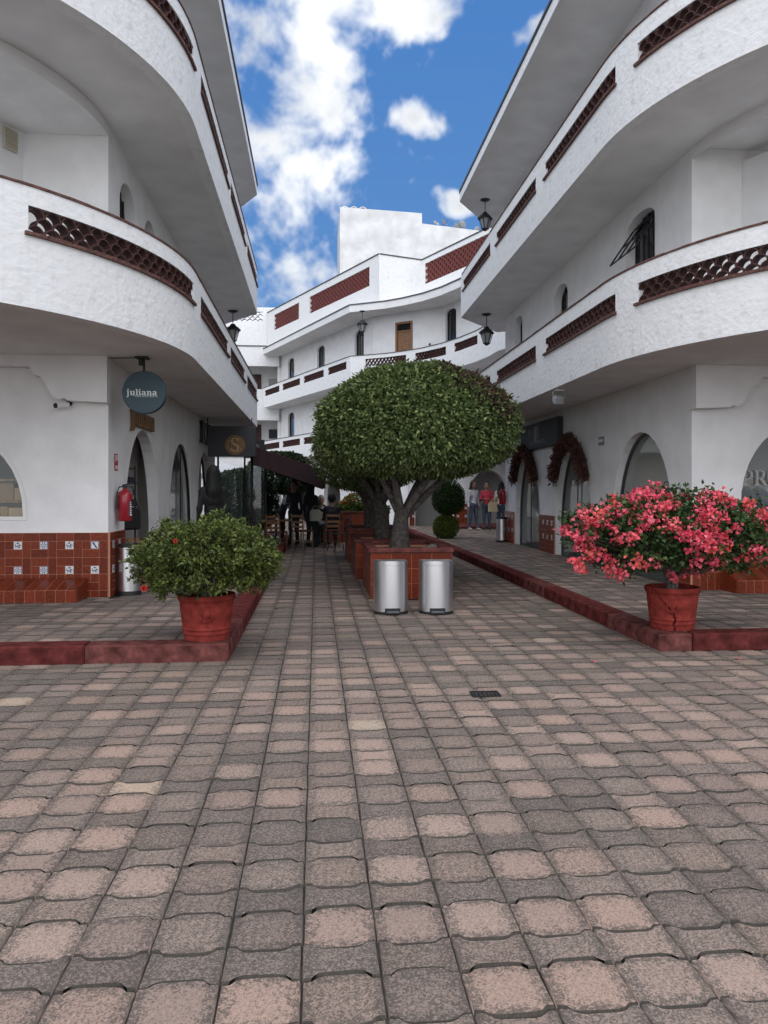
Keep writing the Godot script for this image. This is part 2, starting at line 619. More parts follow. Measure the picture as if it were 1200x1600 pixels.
func lay_pavers(parent: Node3D, y: float, inside: Callable, x0: float, x1: float, z0: float, z1: float, most: int, first: Callable) -> void:
	# every block within the outline; those that `first` picks (at most `most`) are parts of their own, the rest one mass
	var cells := []
	var i0 := int(floor((x0 + 0.045) / PW))
	var i1 := int(ceil((x1 + 0.045) / PW))
	var j0 := int(floor((-z0 - 2.94) / PD))
	var j1 := int(ceil((-z1 - 2.94) / PD))
	var singles := 0
	var rest := {}
	for j in range(j0, j1):
		var z := -(2.94 + (j + 0.5) * PD)
		var convex := posmod(j, 2) == 0
		for i in range(i0, i1):
			var x := -0.045 + (i + 0.5) * PW
			if not inside.call(x, z):
				continue
			var pk := paver_pick(x, z, convex)
			var xf := paver_xf(x, y, z)
			var ms: ArrayMesh = pmesh[(0 if convex else 3) + rng.randi() % 3]
			if singles < most and first.call(x, z):
				part("paver", ms, M.batches[pk[0]][rng.randi() % 5], parent, xf)
				singles += 1
			else:
				var key := [ms, pk[0]]
				if not rest.has(key):
					rest[key] = []
				rest[key].append([xf, pk[1]])
	var arrs := {}
	# the rest, one mesh with one surface for each finish
	var am := ArrayMesh.new()
	var order := []
	for k in 9:
		var vv := PackedVector3Array()
		var nn := PackedVector3Array()
		var uu := PackedVector2Array()
		var cc := PackedColorArray()
		for key in rest:
			if key[1] != k:
				continue
			var a: Array = key[0].surface_get_arrays(0)
			var av: PackedVector3Array = a[Mesh.ARRAY_VERTEX]
			var an: PackedVector3Array = a[Mesh.ARRAY_NORMAL]
			var au: PackedVector2Array = a[Mesh.ARRAY_TEX_UV]
			for e in rest[key]:
				var xf: Transform3D = e[0]
				vv.append_array(xf * av)
				nn.append_array(Transform3D(xf.basis, Vector3.ZERO) * an)
				uu.append_array(au)
				var c := PackedColorArray()
				c.resize(av.size())
				c.fill(e[1])
				cc.append_array(c)
		if vv.size() == 0:
			continue
		var ar := []
		ar.resize(Mesh.ARRAY_MAX)
		ar[Mesh.ARRAY_VERTEX] = vv
		ar[Mesh.ARRAY_NORMAL] = nn
		ar[Mesh.ARRAY_TEX_UV] = uu
		ar[Mesh.ARRAY_COLOR] = cc
		am.add_surface_from_arrays(Mesh.PRIMITIVE_TRIANGLES, ar)
		order.append(k)
	if order.size() > 0:
		var o := part("paving_blocks", am, null, parent)
		for s in order.size():
			o.set_surface_override_material(s, M.pavers[order[s]])
		o.set_meta("kind", "stuff")


func pixel_of(p: Vector3) -> Vector2:
	var c := p.x * cos(YAW) + p.z * sin(YAW)
	var d := p.x * sin(YAW) - p.z * cos(YAW)
	return Vector2(600 + 1200 * c / d, 768 - 1200 * (p.y - 1.5) / d)


func in_frame(x: float, z: float) -> bool:
	var p := pixel_of(Vector3(x, 0, z))
	return p.x > -40 and p.x < 1240 and p.y < 1640


const LKX := -0.77
const LKZ := -6.87
const RKX := 3.20
const RKZ := -6.95


func paving() -> void:
	pale.seed = 21
	pale.frequency = 0.035
	pale.fractal_octaves = 3
	for c in [true, false]:
		for v in 3:
			pmesh.append(paver_mesh(c, v))
	var g := struct("ground")
	var mb := MB.new()
	mb.quad(Vector3(-70, -0.014, 30), Vector3(70, -0.014, 30), Vector3(70, -0.014, -110), Vector3(-70, -0.014, -110), Vector3.UP)
	part("bedding", mb, M.mortar, g)
	mb = MB.new()
	mb.quad(Vector3(-70, -0.010, 30), Vector3(70, -0.010, 30), Vector3(70, -0.010, -0.9), Vector3(-70, -0.010, -0.9), Vector3.UP)
	part("far_paving", mb, M.plaza, g)
	var open := func(x: float, z: float) -> bool:
		if z > LKZ - 0.08:
			return x > -6.0 + z * 0.2 and x < 4.5 - z * 0.55
		return (x > LKX - 0.11 or z < -24.1 and x > -6.0) and x < RKX + 0.11 and not (z < -10.6 and z > -12.45 and x > 0.85 and x < 1.8)
	lay_pavers(g, 0.0, open, -8, 9, -0.8, -43, 300, func(x: float, z: float) -> bool: return in_frame(x, z) and z < -2.0)
	var gr := MB.new()
	gr.box(Vector3(1.24, 0.004, -5.57), Vector3(0.2, 0.012, 0.13))
	var drain := thing("floor_drain", "small dark drain grate set flush in the plaza paving", "drain", Vector3(1.24, 0.002, -5.57))
	var dm := MB.new()
	for e in [[Vector3(0, 0, 0.065), Vector3(0.21, 0.008, 0.014)], [Vector3(0, 0, -0.065), Vector3(0.21, 0.008, 0.014)], [Vector3(0.1, 0, 0), Vector3(0.012, 0.008, 0.12)], [Vector3(-0.1, 0, 0), Vector3(0.012, 0.008, 0.12)]]:
		dm.box(e[0] + Vector3(0, 0.008, 0), e[1])
	part("frame", dm, M.iron, drain)
	for i in 6:
		var sm := MB.new()
		sm.box(Vector3(-0.075 + i * 0.03, 0.007, 0), Vector3(0.014, 0.006, 0.115))
		part("slat", sm, M.iron, drain)

	# pavements: a core, a painted kerb of cast lengths, blocks on top
	for side in 2:
		var left := side == 0
		var p := struct("pavement")
		p.set_meta("label", "raised block pavement with a red kerb on the " + ("teal sign's side" if left else "bougainvillea's side"))
		var kx: float = LKX if left else RKX
		var kz: float = LKZ if left else RKZ
		var o := -1.0 if left else 1.0
		var core := MB.new()
		var zend := -24.0 if left else -30.5
		var wx := 10.0
		core.box(Vector3(kx + o * (0.03 + wx / 2), 0.06, (kz - 0.03 + zend) / 2), Vector3(wx, 0.146, absf(zend - kz) - 0.03))
		part("bed", core, M.mortar, p)
		var w := 0.24
		var z := kz - w
		var n := 0
		# kerb lengths up the alley
		while z > zend + 0.4:
			var l := rng.randf_range(0.9, 1.3)
			var e := maxf(z - l, zend)
			var k := MB.new()
			var shift := 0.0
			k.bbox(Vector3(kx + o * (w / 2) + shift, 0.073 + rng.randf_range(-0.002, 0.003), (z + e) / 2), Vector3(w, 0.174, z - e - 0.006), 0.014, Basis(Vector3.UP, rng.randf_range(-0.004, 0.004)))
			part("kerb", k, M.kerb if n % 3 else M.kerb2, p)
			z = e
			n += 1
		# along the plaza
		var x := kx
		n = 0
		while absf(x - kx) < 7.0:
			var l := (0.34 if n == 0 and not left else rng.randf_range(0.9, 1.3))
			var gap := 0.014 if n == 0 and not left else 0.006
			var k := MB.new()
			k.bbox(Vector3(x + o * l / 2, 0.073 + rng.randf_range(-0.002, 0.003), kz - w / 2), Vector3(l - gap, 0.174, w), 0.014, Basis(Vector3.UP, rng.randf_range(-0.006, 0.006)))
			part("kerb", k, M.kerb if n % 3 else M.kerb2, p)
			x += o * l
			n += 1
		var ins: Callable
		if left:
			ins = func(a: float, b: float) -> bool: return a < LKX - w + 0.05 and a > -4.8 and b < LKZ - w + 0.05 and (b > -10.0 or a > -2.55) and b > -22
		else:
			ins = func(a: float, b: float) -> bool: return a > RKX + w - 0.05 and a < 7.6 and b < RKZ - w + 0.05 and (b > -10.3 or a < 5.05 or b < -20.9) and b > -29.9
		lay_pavers(p, 0.150, ins, -5, 8, -6.5, -30, 220, func(a: float, b: float) -> bool: return b > -10.0 and in_frame(a, b))


# ---------------------------------------------------------------- walls, parapets
func arch(c: float, w: float, y0: float, ys: float, yt: float, pw := 2.0) -> PackedVector2Array:
	var p := PackedVector2Array([Vector2(c - w / 2, y0)])
	var n := 20
	for i in n + 1:
		var a := PI * i / n
		var x := -cos(a)
		p.append(Vector2(c + w / 2 * x, ys + (yt - ys) * pow(maxf(0.0, 1.0 - pow(absf(x), pw)), 1.0 / pw)))
	p.append(Vector2(c + w / 2, y0))
	return p


func wall(mb: MB, o: Vector3, U: Vector3, N: Vector3, W: float, y0: float, y1: float, th: float, ops: Array, ends := false) -> void:
	var cuts := [0.0]
	for q in ops:
		var lo := INF
		var hi := -INF
		for p in q:
			lo = minf(lo, p.x)
			hi = maxf(hi, p.x)
		cuts.append((lo + hi) / 2)
	cuts.append(W)
	cuts.sort()
	for i in cuts.size() - 1:
		var a: float = cuts[i]
		var b: float = cuts[i + 1]
		if b - a < 0.001:
			continue
		var polys := [PackedVector2Array([Vector2(a, y0), Vector2(b, y0), Vector2(b, y1), Vector2(a, y1)])]
		for q in ops:
			var nx := []
			for p in polys:
				nx.append_array(Geometry2D.clip_polygons(p, q))
			polys = nx
		for p in polys:
			var idx := Geometry2D.triangulate_polygon(p)
			for k in range(0, idx.size(), 3):
				var t := []
				for e in 3:
					var v: Vector2 = p[idx[k + e]]
					t.append(o + U * v.x + Vector3.UP * v.y)
				mb.tri(t[0], t[1], t[2], N)
				mb.tri(t[0] - N * th, t[1] - N * th, t[2] - N * th, -N)
	for q in ops:
		var mid := Vector2.ZERO
		for p in q:
			mid += p / q.size()
		for k in q.size():
			var a: Vector2 = q[k]
			var b: Vector2 = q[(k + 1) % q.size()]
			if a.y < y0 + 0.001 and b.y < y0 + 0.001:
				continue
			var m := mid - (a + b) / 2
			var A := o + U * a.x + Vector3.UP * maxf(a.y, y0)
			var B := o + U * b.x + Vector3.UP * maxf(b.y, y0)
			mb.quad(A, B, B - N * th, A - N * th, U * m.x + Vector3.UP * m.y)
	if ends:
		for e in [W]:
			var A: Vector3 = o + U * e
			mb.quad(A + Vector3.UP * y0, A + Vector3.UP * y1, A + Vector3.UP * y1 - N * th, A + Vector3.UP * y0 - N * th, U * (-1.0 if e == 0.0 else 1.0))
	mb.quad(o + Vector3.UP * y1, o + U * W + Vector3.UP * y1, o + U * W + Vector3.UP * y1 - N * th, o + Vector3.UP * y1 - N * th, Vector3.UP)


func inset(q: PackedVector2Array, d: float) -> PackedVector2Array:
	var out := PackedVector2Array()
	var sg := 1.0 if Geometry2D.is_polygon_clockwise(q) else -1.0
	var n := q.size()
	for i in n:
		var a := (q[i] - q[(i + n - 1) % n]).normalized()
		var b := (q[(i + 1) % n] - q[i]).normalized()
		var na := Vector2(a.y, -a.x) * sg
		var nb := Vector2(b.y, -b.x) * sg
		var m := (na + nb)
		m = m / maxf(m.length_squared() / 2.0, 0.3)
		out.append(q[i] + m * d)
	return out


func ring(mb: MB, q: PackedVector2Array, o: Vector3, U: Vector3, N: Vector3, w: float, d0: float, d1: float) -> void:
	# a flat frame round an opening, w wide, from depth d0 (front) to d1 (back)
	var r := inset(q, w)
	for i in q.size():
		var j := (i + 1) % q.size()
		var a := o + U * q[i].x + Vector3.UP * q[i].y
		var b := o + U * q[j].x + Vector3.UP * q[j].y
		var c := o + U * r[j].x + Vector3.UP * r[j].y
		var d := o + U * r[i].x + Vector3.UP * r[i].y
		mb.quad(a - N * d0, b - N * d0, c - N * d0, d - N * d0, N)
		mb.quad(d - N * d0, c - N * d0, c - N * d1, d - N * d1, (a - d))
		mb.quad(a - N * d1, b - N * d1, c - N * d1, d - N * d1, -N)


func sheet(mb: MB, q: PackedVector2Array, o: Vector3, U: Vector3, N: Vector3, d: float) -> void:
	var idx := Geometry2D.triangulate_polygon(q)
	for k in range(0, idx.size(), 3):
		var t := []
		for e in 3:
			var v := q[idx[k + e]]
			t.append(o + U * v.x + Vector3.UP * v.y - N * d)
		mb.tri(t[0], t[1], t[2], N)


func arch_window(b: Node3D, q: PackedVector2Array, o: Vector3, U: Vector3, N: Vector3, depth: float, bars: int, frame_mat: Material, glass: Material, fw := 0.045) -> Node3D:
	var w := node("window", b)
	var f := MB.new()
	ring(f, inset(q, 0.003), o, U, N, fw, depth, depth + 0.05)
	part("frame", f, frame_mat, w)
	var g := MB.new()
	sheet(g, inset(q, 0.01), o, U, N, depth + 0.03)
	part("pane", g, glass, w)
	var lo := Vector2(INF, INF)
	var hi := -lo
	for p in q:
		lo = lo.min(p)
		hi = hi.max(p)
	for i in bars:
		var x := lerpf(lo.x, hi.x, (i + 1.0) / (bars + 1))
		# bar reaches up to the frame of the arch
		var top := lo.y
		for k in q.size():
			var s := q[k]
			var e := q[(k + 1) % q.size()]
			if (s.x - x) * (e.x - x) <= 0.0 and absf(s.x - e.x) > 0.0001:
				top = maxf(top, lerpf(s.y, e.y, (x - s.x) / (e.x - s.x)))
		var m := MB.new()
		m.box(o + U * x + Vector3.UP * (lo.y + top) / 2 - N * (depth - 0.012), Vector3(0.022, top - lo.y - 0.02, 0.022))
		part("bar", m, frame_mat, w)
	return w


class Line:
	var p := PackedVector2Array()
	var s := PackedFloat32Array()
	var o := 1.0

	func _init(pts: Array, side: float) -> void:
		o = side
		var acc := 0.0
		for i in pts.size():
			if i > 0:
				acc += (pts[i] - pts[i - 1]).length()
			p.append(pts[i])
			s.append(acc)

	func seg(i: int) -> Vector2:
		var t := (p[i + 1] - p[i]).normalized()
		return Vector2(t.y, -t.x) * o

	func at(d: float) -> Array:
		# [point, normal]
		var i := 0
		while i < p.size() - 2 and s[i + 1] < d:
			i += 1
		var t := (d - s[i]) / maxf(s[i + 1] - s[i], 0.0001)
		var n0 := seg(i)
		var na := n0
		var nb := n0
		if i > 0 and seg(i - 1).dot(n0) > 0.94:
			na = (seg(i - 1) + n0).normalized()
		if i < p.size() - 2 and seg(i + 1).dot(n0) > 0.94:
			nb = (seg(i + 1) + n0).normalized()
		return [p[i].lerp(p[i + 1], t), na.lerp(nb, clampf(t, 0.0, 1.0)).normalized()]

	func near_z(z: float, from := 0) -> float:
		# distance along the line at which it first comes within reach of z
		for i in range(from, p.size() - 1):
			if (p[i].y - z) * (p[i + 1].y - z) <= 0.0:
				return lerpf(s[i], s[i + 1], (z - p[i].y) / (p[i + 1].y - p[i].y))
		return 0.0


func v3(p: Vector2, y: float) -> Vector3:
	return Vector3(p.x, y, p.y)


func parapet(mb: MB, ln: Line, y0: float, y1: float, th: float, ops: Array, s0 := 0.0, s1 := -1.0) -> void:
	var brk := []
	var last: float = s1 if s1 > 0 else ln.s[ln.s.size() - 1]
	for d in ln.s:
		if d > s0 and d < last:
			brk.append(d)
	brk.append(s0)
	brk.append(last)
	for q in ops:
		brk.append(q[0])
		brk.append(q[1])
	brk.sort()
	for i in brk.size() - 1:
		var a: float = brk[i]
		var b: float = brk[i + 1]
		if b - a < 0.0005:
			continue
		var A := ln.at(a + 0.0003)
		var B := ln.at(b - 0.0003)
		var na := v3(A[1], 0)
		var nb := v3(B[1], 0)
		var spans := [[y0, y1]]
		for q in ops:
			if (a + b) / 2 > q[0] and (a + b) / 2 < q[1]:
				spans = [[y0, q[2]], [q[3], y1]]
		for sp in spans:
			var l: float = sp[0]
			var h: float = sp[1]
			mb.quadn(v3(A[0], l), v3(B[0], l), v3(B[0], h), v3(A[0], h), na, nb, nb, na)
			mb.quadn(v3(A[0], l) - na * th, v3(B[0], l) - nb * th, v3(B[0], h) - nb * th, v3(A[0], h) - na * th, -na, -nb, -nb, -na)
			mb.quad(v3(A[0], l), v3(B[0], l), v3(B[0], l) - nb * th, v3(A[0], l) - na * th, Vector3.DOWN)
			mb.quad(v3(A[0], h), v3(B[0], h), v3(B[0], h) - nb * th, v3(A[0], h) - na * th, Vector3.UP)
	for q in ops:
		for e in 2:
			var A := ln.at(q[e])
			var na := v3(A[1], 0)
			var t := v3(ln.at(q[0] + 0.1)[0] - ln.at(q[0])[0], 0) * (1.0 if e == 0 else -1.0)
			mb.quad(v3(A[0], q[2]), v3(A[0], q[3]), v3(A[0], q[3]) - na * th, v3(A[0], q[2]) - na * th, t)
	for e in [s0, last]:
		var A := ln.at(e)
		var na := v3(A[1], 0)
		mb.quad(v3(A[0], y0), v3(A[0], y1), v3(A[0], y1) - na * th, v3(A[0], y0) - na * th)


func strip(mb: MB, ln: Line, s0: float, s1: float, y0: float, y1: float, out: float, inn: float, piece := 0.0) -> void:
	# a band that follows the line from out in front of it to inn behind it, cut into pieces
	var d := s0
	while d < s1 - 0.001:
		var e := minf(s1, d + (piece if piece > 0 else 0.12))
		var g := 0.003 if piece > 0 else 0.0
		var A := ln.at(d + g)
		var B := ln.at(e - g)
		var lift := rng.randf_range(-0.004, 0.004) if piece > 0 else 0.0
		var pts := []
		for y in [y0, y1 + lift]:
			pts.append(v3(A[0] + A[1] * out, y))
			pts.append(v3(B[0] + B[1] * out, y))
			pts.append(v3(B[0] - B[1] * inn, y))
			pts.append(v3(A[0] - A[1] * inn, y))
		mb.quad(pts[0], pts[1], pts[5], pts[4], v3(A[1], 0))
		mb.quad(pts[2], pts[3], pts[7], pts[6], -v3(A[1], 0))
		mb.quad(pts[4], pts[5], pts[6], pts[7], Vector3.UP)
		mb.quad(pts[0], pts[1], pts[2], pts[3], Vector3.DOWN)
		if piece > 0 or d == s0 or e == s1:
			mb.quad(pts[0], pts[3], pts[7], pts[4], pts[0] - pts[1])
			mb.quad(pts[1], pts[2], pts[6], pts[5], pts[1] - pts[0])
		d = e


var tile_mesh: ArrayMesh


func half_pipe(r: float, th: float, depth: float, seg := 8) -> MB:
	var mb := MB.new()
	for i in seg:
		var a := PI * i / seg
		var b := PI * (i + 1) / seg
		var da := Vector3(cos(a), sin(a), 0)
		var db := Vector3(cos(b), sin(b), 0)
		var z := Vector3(0, 0, depth / 2)
		mb.quadn(da * r + z, db * r + z, db * r - z, da * r - z, da, db, db, da)
		mb.quadn(da * (r - th) + z, db * (r - th) + z, db * (r - th) - z, da * (r - th) - z, -da, -db, -db, -da)
		mb.quad(da * r + z, db * r + z, db * (r - th) + z, da * (r - th) + z, Vector3.BACK)
	return mb


func screen(b: Node3D, ln: Line, q: Array, th: float, single: bool, pitch := 0.17, rows := 3) -> void:
	# a parapet opening filled with clay half-pipe roof tiles stacked like scales
	var n := int(round((q[1] - q[0]) / pitch))
	var p: float = (q[1] - q[0]) / n
	var h: float = (q[3] - q[2]) / rows
	var joined := MB.new()
	var hp := half_pipe(p / 2 * 1.02, 0.011, th - 0.03)
	var shared := hp.mesh()
	for r in rows:
		for k in n:
			if r % 2 == 1 and k == n - 1:
				continue
			var A := ln.at(q[0] + (k + 0.5 + (0.5 if r % 2 == 1 else 0.0)) * p)
			var nn := v3(A[1], 0)
			var bs := Basis(Vector3.UP.cross(nn), Vector3.UP, nn) * Basis(Vector3.BACK, rng.randf_range(-0.03, 0.03))
			bs = bs.scaled_local(Vector3(1, h / (p / 2), 1))
			var xf := Transform3D(bs, v3(A[0], q[2] + h * r + 0.002) - nn * (th / 2 + rng.randf_range(-0.006, 0.01)))
			if single:
				part("roof_tile", shared, M.clay, b, xf)
			else:
				for i in range(0, hp.v.size(), 3):
					joined.tri(xf * hp.v[i], xf * hp.v[i + 1], xf * hp.v[i + 2])
	if not single:
		var o := part("roof_tiles", joined, M.clay, b)
		o.set_meta("kind", "stuff")


func balcony(b: Node3D, ln: Line, y0: float, y1: float, ops: Array, th := 0.16) -> Node3D:
	var bal := node("balcony", b)
	var m := MB.new()
	parapet(m, ln, y0, y1, th, ops)
	part("parapet", m, M.stucco, bal)
	var c := MB.new()
	strip(c, ln, 0.0, ln.s[ln.s.size() - 1], y1 + 0.002, y1 + 0.024, 0.014, th + 0.014, 0.25)
	part("coping", c, M.coping, bal)
	for i in ops.size():
		var q: Array = ops[i]
		screen(bal, ln, q, th, q[4])
		var s := MB.new()
		strip(s, ln, q[0] - 0.04, q[1] + 0.04, q[2] - 0.034, q[2] + 0.0, 0.035, -0.002, 0.25)
		part("sill", s, M.coping, bal)
	return bal


func lantern(at: Vector3, label: String, drop := 0.32, sc := 1.0) -> void:
	# hangs from a soffit at `at`
	var t := thing("hanging_lantern", label, "lantern", at, 0.0, "hanging lanterns")
	var m := MB.new()
	m.lathe([Vector2(0, -0.05), Vector2(0.06, -0.045), Vector2(0.13, -0.012), Vector2(0.13, 0.0), Vector2(0, 0)], 16)
	part("ceiling_rose", m, M.iron, t)
	m = MB.new()
	m.tube([Vector3(0, -0.04, 0), Vector3(0, -drop, 0)], [0.012, 0.012], 6)
	part("rod", m, M.iron, t)
	var y := -drop
	m = MB.new()
	m.lathe([Vector2(0.20 * sc, y - 0.20 * sc), Vector2(0.205 * sc, y - 0.17 * sc), Vector2(0.13 * sc, y - 0.09 * sc), Vector2(0.09 * sc, y - 0.075 * sc), Vector2(0.06 * sc, y - 0.02 * sc), Vector2(0.0, y)], 6)
	part("cap", m, M.iron, t)
	m = MB.new()
	for k in 6:
		var a := TAU * k / 6
		var d := Vector3(cos(a), 0, sin(a))
		m.tube([d * 0.165 * sc + Vector3(0, y - 0.18 * sc, 0), d * 0.085 * sc + Vector3(0, y - 0.46 * sc, 0)], [0.012 * sc, 0.012 * sc], 5)
	m.lathe([Vector2(0, y - 0.52 * sc), Vector2(0.04 * sc, y - 0.50 * sc), Vector2(0.10 * sc, y - 0.46 * sc), Vector2(0.10 * sc, y - 0.445 * sc), Vector2(0, y - 0.445 * sc)], 6)
	part("cage", m, M.iron, t)
	m = MB.new()
	m.lathe([Vector2(0.07 * sc, y - 0.44 * sc), Vector2(0.145 * sc, y - 0.19 * sc)], 6)
	part("glass", m, M.lamp_glass, t)


func tile_box(parent: Node3D, o: Vector3, U: Vector3, V: Vector3, N: Vector3, u: float, v: float, w: float, h: float, mat: Material, cache: Dictionary, called := "tile") -> void:
	# a glazed tile w x h with its lower corner at (u, v); meshes shared between tiles of one size
	var key := "%.3f %.3f" % [w, h]
	if not cache.has(key):
		var m := MB.new()
		m.use_uv = true
		var g := 0.0024
		m.bbox(Vector3.ZERO, Vector3(w - 2 * g, h - 2 * g, 0.012), 0.003)
		cache[key] = m.mesh()
	var jit := Basis(U, rng.randf_range(-0.006, 0.006)) * Basis(V, rng.randf_range(-0.006, 0.006))
	part(called, cache[key], mat, parent, Transform3D(jit * Basis(U, V, N), o + U * (u + w / 2) + V * (v + h / 2) - N * 0.002))


func wainscot(parent: Node3D, o: Vector3, U: Vector3, N: Vector3, W: float, top := 0.825) -> void:
	# pinwheel of red tiles round small painted squares, under a band of long tiles
	var g := MB.new()
	var V := Vector3.UP
	g.box(o + U * W / 2 + V * top / 2 - N * 0.012, Vector3(1, 1, 1), Basis(U * W, V * top, N * 0.024))
	part("grout", g, M.grout, parent)
	var cache := {}
	var a := 0.21
	var b := 0.105
	var u := 0.0
	while u < W - 0.03:
		tile_box(parent, o, U, V, N, u, top - b, minf(a, W - u), b, M.tile[rng.randi() % 3], cache)
		u += a
	# rows of upright, lying and square tiles round one painted square, every other row turned over
	var md := a + b
	for r in 3:
		var v := top - b - a * (r + 1)
		u = 0.0
		while u < W - 0.03:
			var flip := r % 2 == 1
			for e in [[0.0, 0.0, b, a, 0], [b, b if not flip else 0.0, b, b, 1], [a, b if not flip else 0.0, b, b, 0], [b, 0.0 if not flip else b, a, b, 0]]:
				var w := minf(e[2], W - u - e[0])
				if w > 0.02:
					var pr: bool = e[4] == 1 and w > 0.09 and r < 2
					tile_box(parent, o, U, V, N, u + e[0], v + e[1], w, e[3], M.prints[rng.randi() % 3] if pr else M.tile[rng.randi() % 3], cache, "painted_tile" if pr else "tile")
			u += md
	var low := top - b - a * 3
	u = 0.0
	while u < W - 0.03 and low > 0.02:
		tile_box(parent, o, U, V, N, u, 0.0, minf(b, W - u), low, M.tile[rng.randi() % 3], cache)
		u += b


func ledge(parent: Node3D, o: Vector3, U: Vector3, N: Vector3, W: float, dp: float, h0: float, h1: float) -> void:
	# tiled plinth step in front of a wall: riser h0 high, then a slope up to h1 at the wall
	var V := Vector3.UP
	var slope := (V * (h1 - h0) - N * dp)
	var sl := slope.length()
	var S := slope.normalized()
	var sn := U.cross(S).normalized()
	if sn.y < 0:
		sn = -sn
	var g := MB.new()
	var q := PackedVector2Array([Vector2(0, 0), Vector2(dp, 0), Vector2(dp, h0), Vector2(0, h1)])
	g.prism(q, o, N, V, U, 0.012, W)
	part("grout", g, M.grout, parent)
	var cache := {}
	var n := int(round(W / 0.118))
	var w := W / n
	for i in n:
		tile_box(parent, o + N * dp, U, V, N, i * w, 0.0, w, h0, M.tile[rng.randi() % 3], cache)
		tile_box(parent, o + N * dp + V * h0, U, S, sn, i * w, 0.0, w, sl, M.tile[rng.randi() % 3], cache)
	# the end turned to the alley
	var e := MB.new()
	e.prism(q, o, N, V, -U, 0.0, 0.012)
	part("end_tile", e, M.tile[0], parent)


# ---------------------------------------------------------------- the two long buildings
func long_building(left: bool) -> Node3D:
	var o := 1.0 if left else -1.0            # towards the alley
	var xw := -2.65 if left else 5.12         # wall
	var xe := -1.55 if left else 3.90         # balcony edge
	var zc := -10.10
	var R := 4.0 if left else 4.4
	var zr := -10.1 if left else -10.25
	var b := thing("curved_building", "white building with rounded balconies above the juliana sign and blue-tiled plinth" if left else "white building with rounded balconies above the dried-flower shop doorways", "building", Vector3.ZERO, 0.0, "white buildings along the alley")
	# edge line, from the courtyard end round to the plaza
	var pts := [Vector2(xw - o * 0.2, -22.3), Vector2(xe, -20.5)]
	for k in 12:
		pts.append(Vector2(xe, lerpf(-20.5, zr, (k + 1) / 13.0)))
	for k in 37:
		var a := deg_to_rad(80.0) * k / 36
		pts.append(Vector2(xe - o * R + o * R * cos(a), zr + R * sin(a)))
	var lastp: Vector2 = pts[pts.size() - 1]
	var dirp := Vector2(-o * sin(deg_to_rad(80.0)), cos(deg_to_rad(80.0)))
	pts.append(lastp + dirp * 3.0)
	var ln := Line.new(pts, o)
	var zs := [[-20.4, -17.6], [-17.0, -14.2], [-13.8, -10.55], [-9.95, -7.35]] if left else [[-20.2, -17.0], [-16.4, -13.4], [-12.85, -9.8], [-9.3, -7.0]]
	for f in 2:
		var y0 := 3.2 + f * 3.0
		var ops := []
		var oy := 0.70 if left else 0.66
		for i in 4:
			ops.append([ln.near_z(zs[i][0], 1), ln.near_z(zs[i][1], 1), y0 + oy, y0 + oy + 0.245, i == 3 or (i == 2 and f == 0)])
		# panels further round the front
		var s3: float = ops[3][1] + 0.35
		ops.append([s3, s3 + 1.5, y0 + oy, y0 + oy + 0.245, false])
		balcony(b, ln, y0, y0 + 1.12, ops)
		# floor slab
		var sl := MB.new()
		var poly := PackedVector2Array()
		for i in ln.p.size():
			var A := ln.at(ln.s[i])
			poly.append(A[0] - A[1] * 0.158)
		poly.append(Vector2(xw - o * 6.3, poly[poly.size() - 1].y))
		poly.append(Vector2(xw - o * 6.3, -22.3))
		sl.prism(poly, Vector3(0, y0 + 0.004, 0), Vector3.RIGHT, Vector3.BACK, Vector3.UP, 0.0, 0.2)
		part("floor_slab", sl, M.soffit, b)
	# roof with a deep eave
	var roof := node("roof", b)
	var ev := MB.new()
	var ep := PackedVector2Array()
	var epts := []
	var ex := 0.02 if left else 0.1
	for i in range(1, ln.p.size()):
		var A := ln.at(ln.s[i] + (0.02 if i == 1 else 0.0))
		var q: Vector2 = A[0] + A[1] * ex
		if i == 1:
			q.y = -20.15
		ep.append(q)
		epts.append(q)
	var z1 := ep[ep.size() - 1].y
	ep.append(Vector2(xw - o * 6.3, z1))
	ep.append(Vector2(xw - o * 6.3, -22.6))
	ep.append(Vector2(xw + o * 0.05, -22.1))
	ev.prism(ep, Vector3(0, 9.2, 0), Vector3.RIGHT, Vector3.BACK, Vector3.UP, 0.0, 0.22)
	part("eave", ev, M.soffit, roof)
	epts.push_front(Vector2(xw + o * 0.05, -22.1))
	var el := Line.new(epts, o)
	var fl := MB.new()
	strip(fl, el, 0.0, el.s[el.s.size() - 1], 9.42, 9.47, 0.03, 0.12)
	part("roof_flashing", fl, M.flash, roof)
	var fa := MB.new()
	strip(fa, el, 0.0, el.s[el.s.size() - 1], 9.203, 9.415, 0.004, 0.01)
	part("fascia", fa, M.stucco, roof)

	# walls: ground floor
	var Oa := Vector3(xw, 0, zc)
	var Ua := Vector3(0, 0, -1)
	var Na := Vector3(o, 0, 0)
	var cs := [2.0, 5.35, 8.5] if left else [1.70, 4.90, 8.25]
	var aw := [2.4, 2.6, 2.3] if left else [2.4, 2.2, 2.2]
	var gl := []
	for i in 3:
		gl.append(arch(cs[i], aw[i], 0.10, 0.62, 2.44, 2.1))
	var m := MB.new()
	wall(m, Oa, Ua, Na, 10.4, 0.13, 3.21, 0.17, gl, true)
	part("wall", m, M.plaster, b)
	var Of := Vector3(xw, 0, zc)
	var Uf := Vector3(-o, 0, 0)
	var Nf := Vector3(0, 0, 1)
	var fw := arch(2.30 if left else 1.80, 2.6 if left else 2.2, 1.13 if left else 1.16, 1.19 if left else 1.25, 2.40 if left else 2.50, 2.2)
	m = MB.new()
	wall(m, Of, Uf, Nf, 6.0, 0.13, 3.21, 0.17, [fw])
	part("wall", m, M.plaster, b)
	# the thicker upper wall with its stepped corbel edge
	m = MB.new()
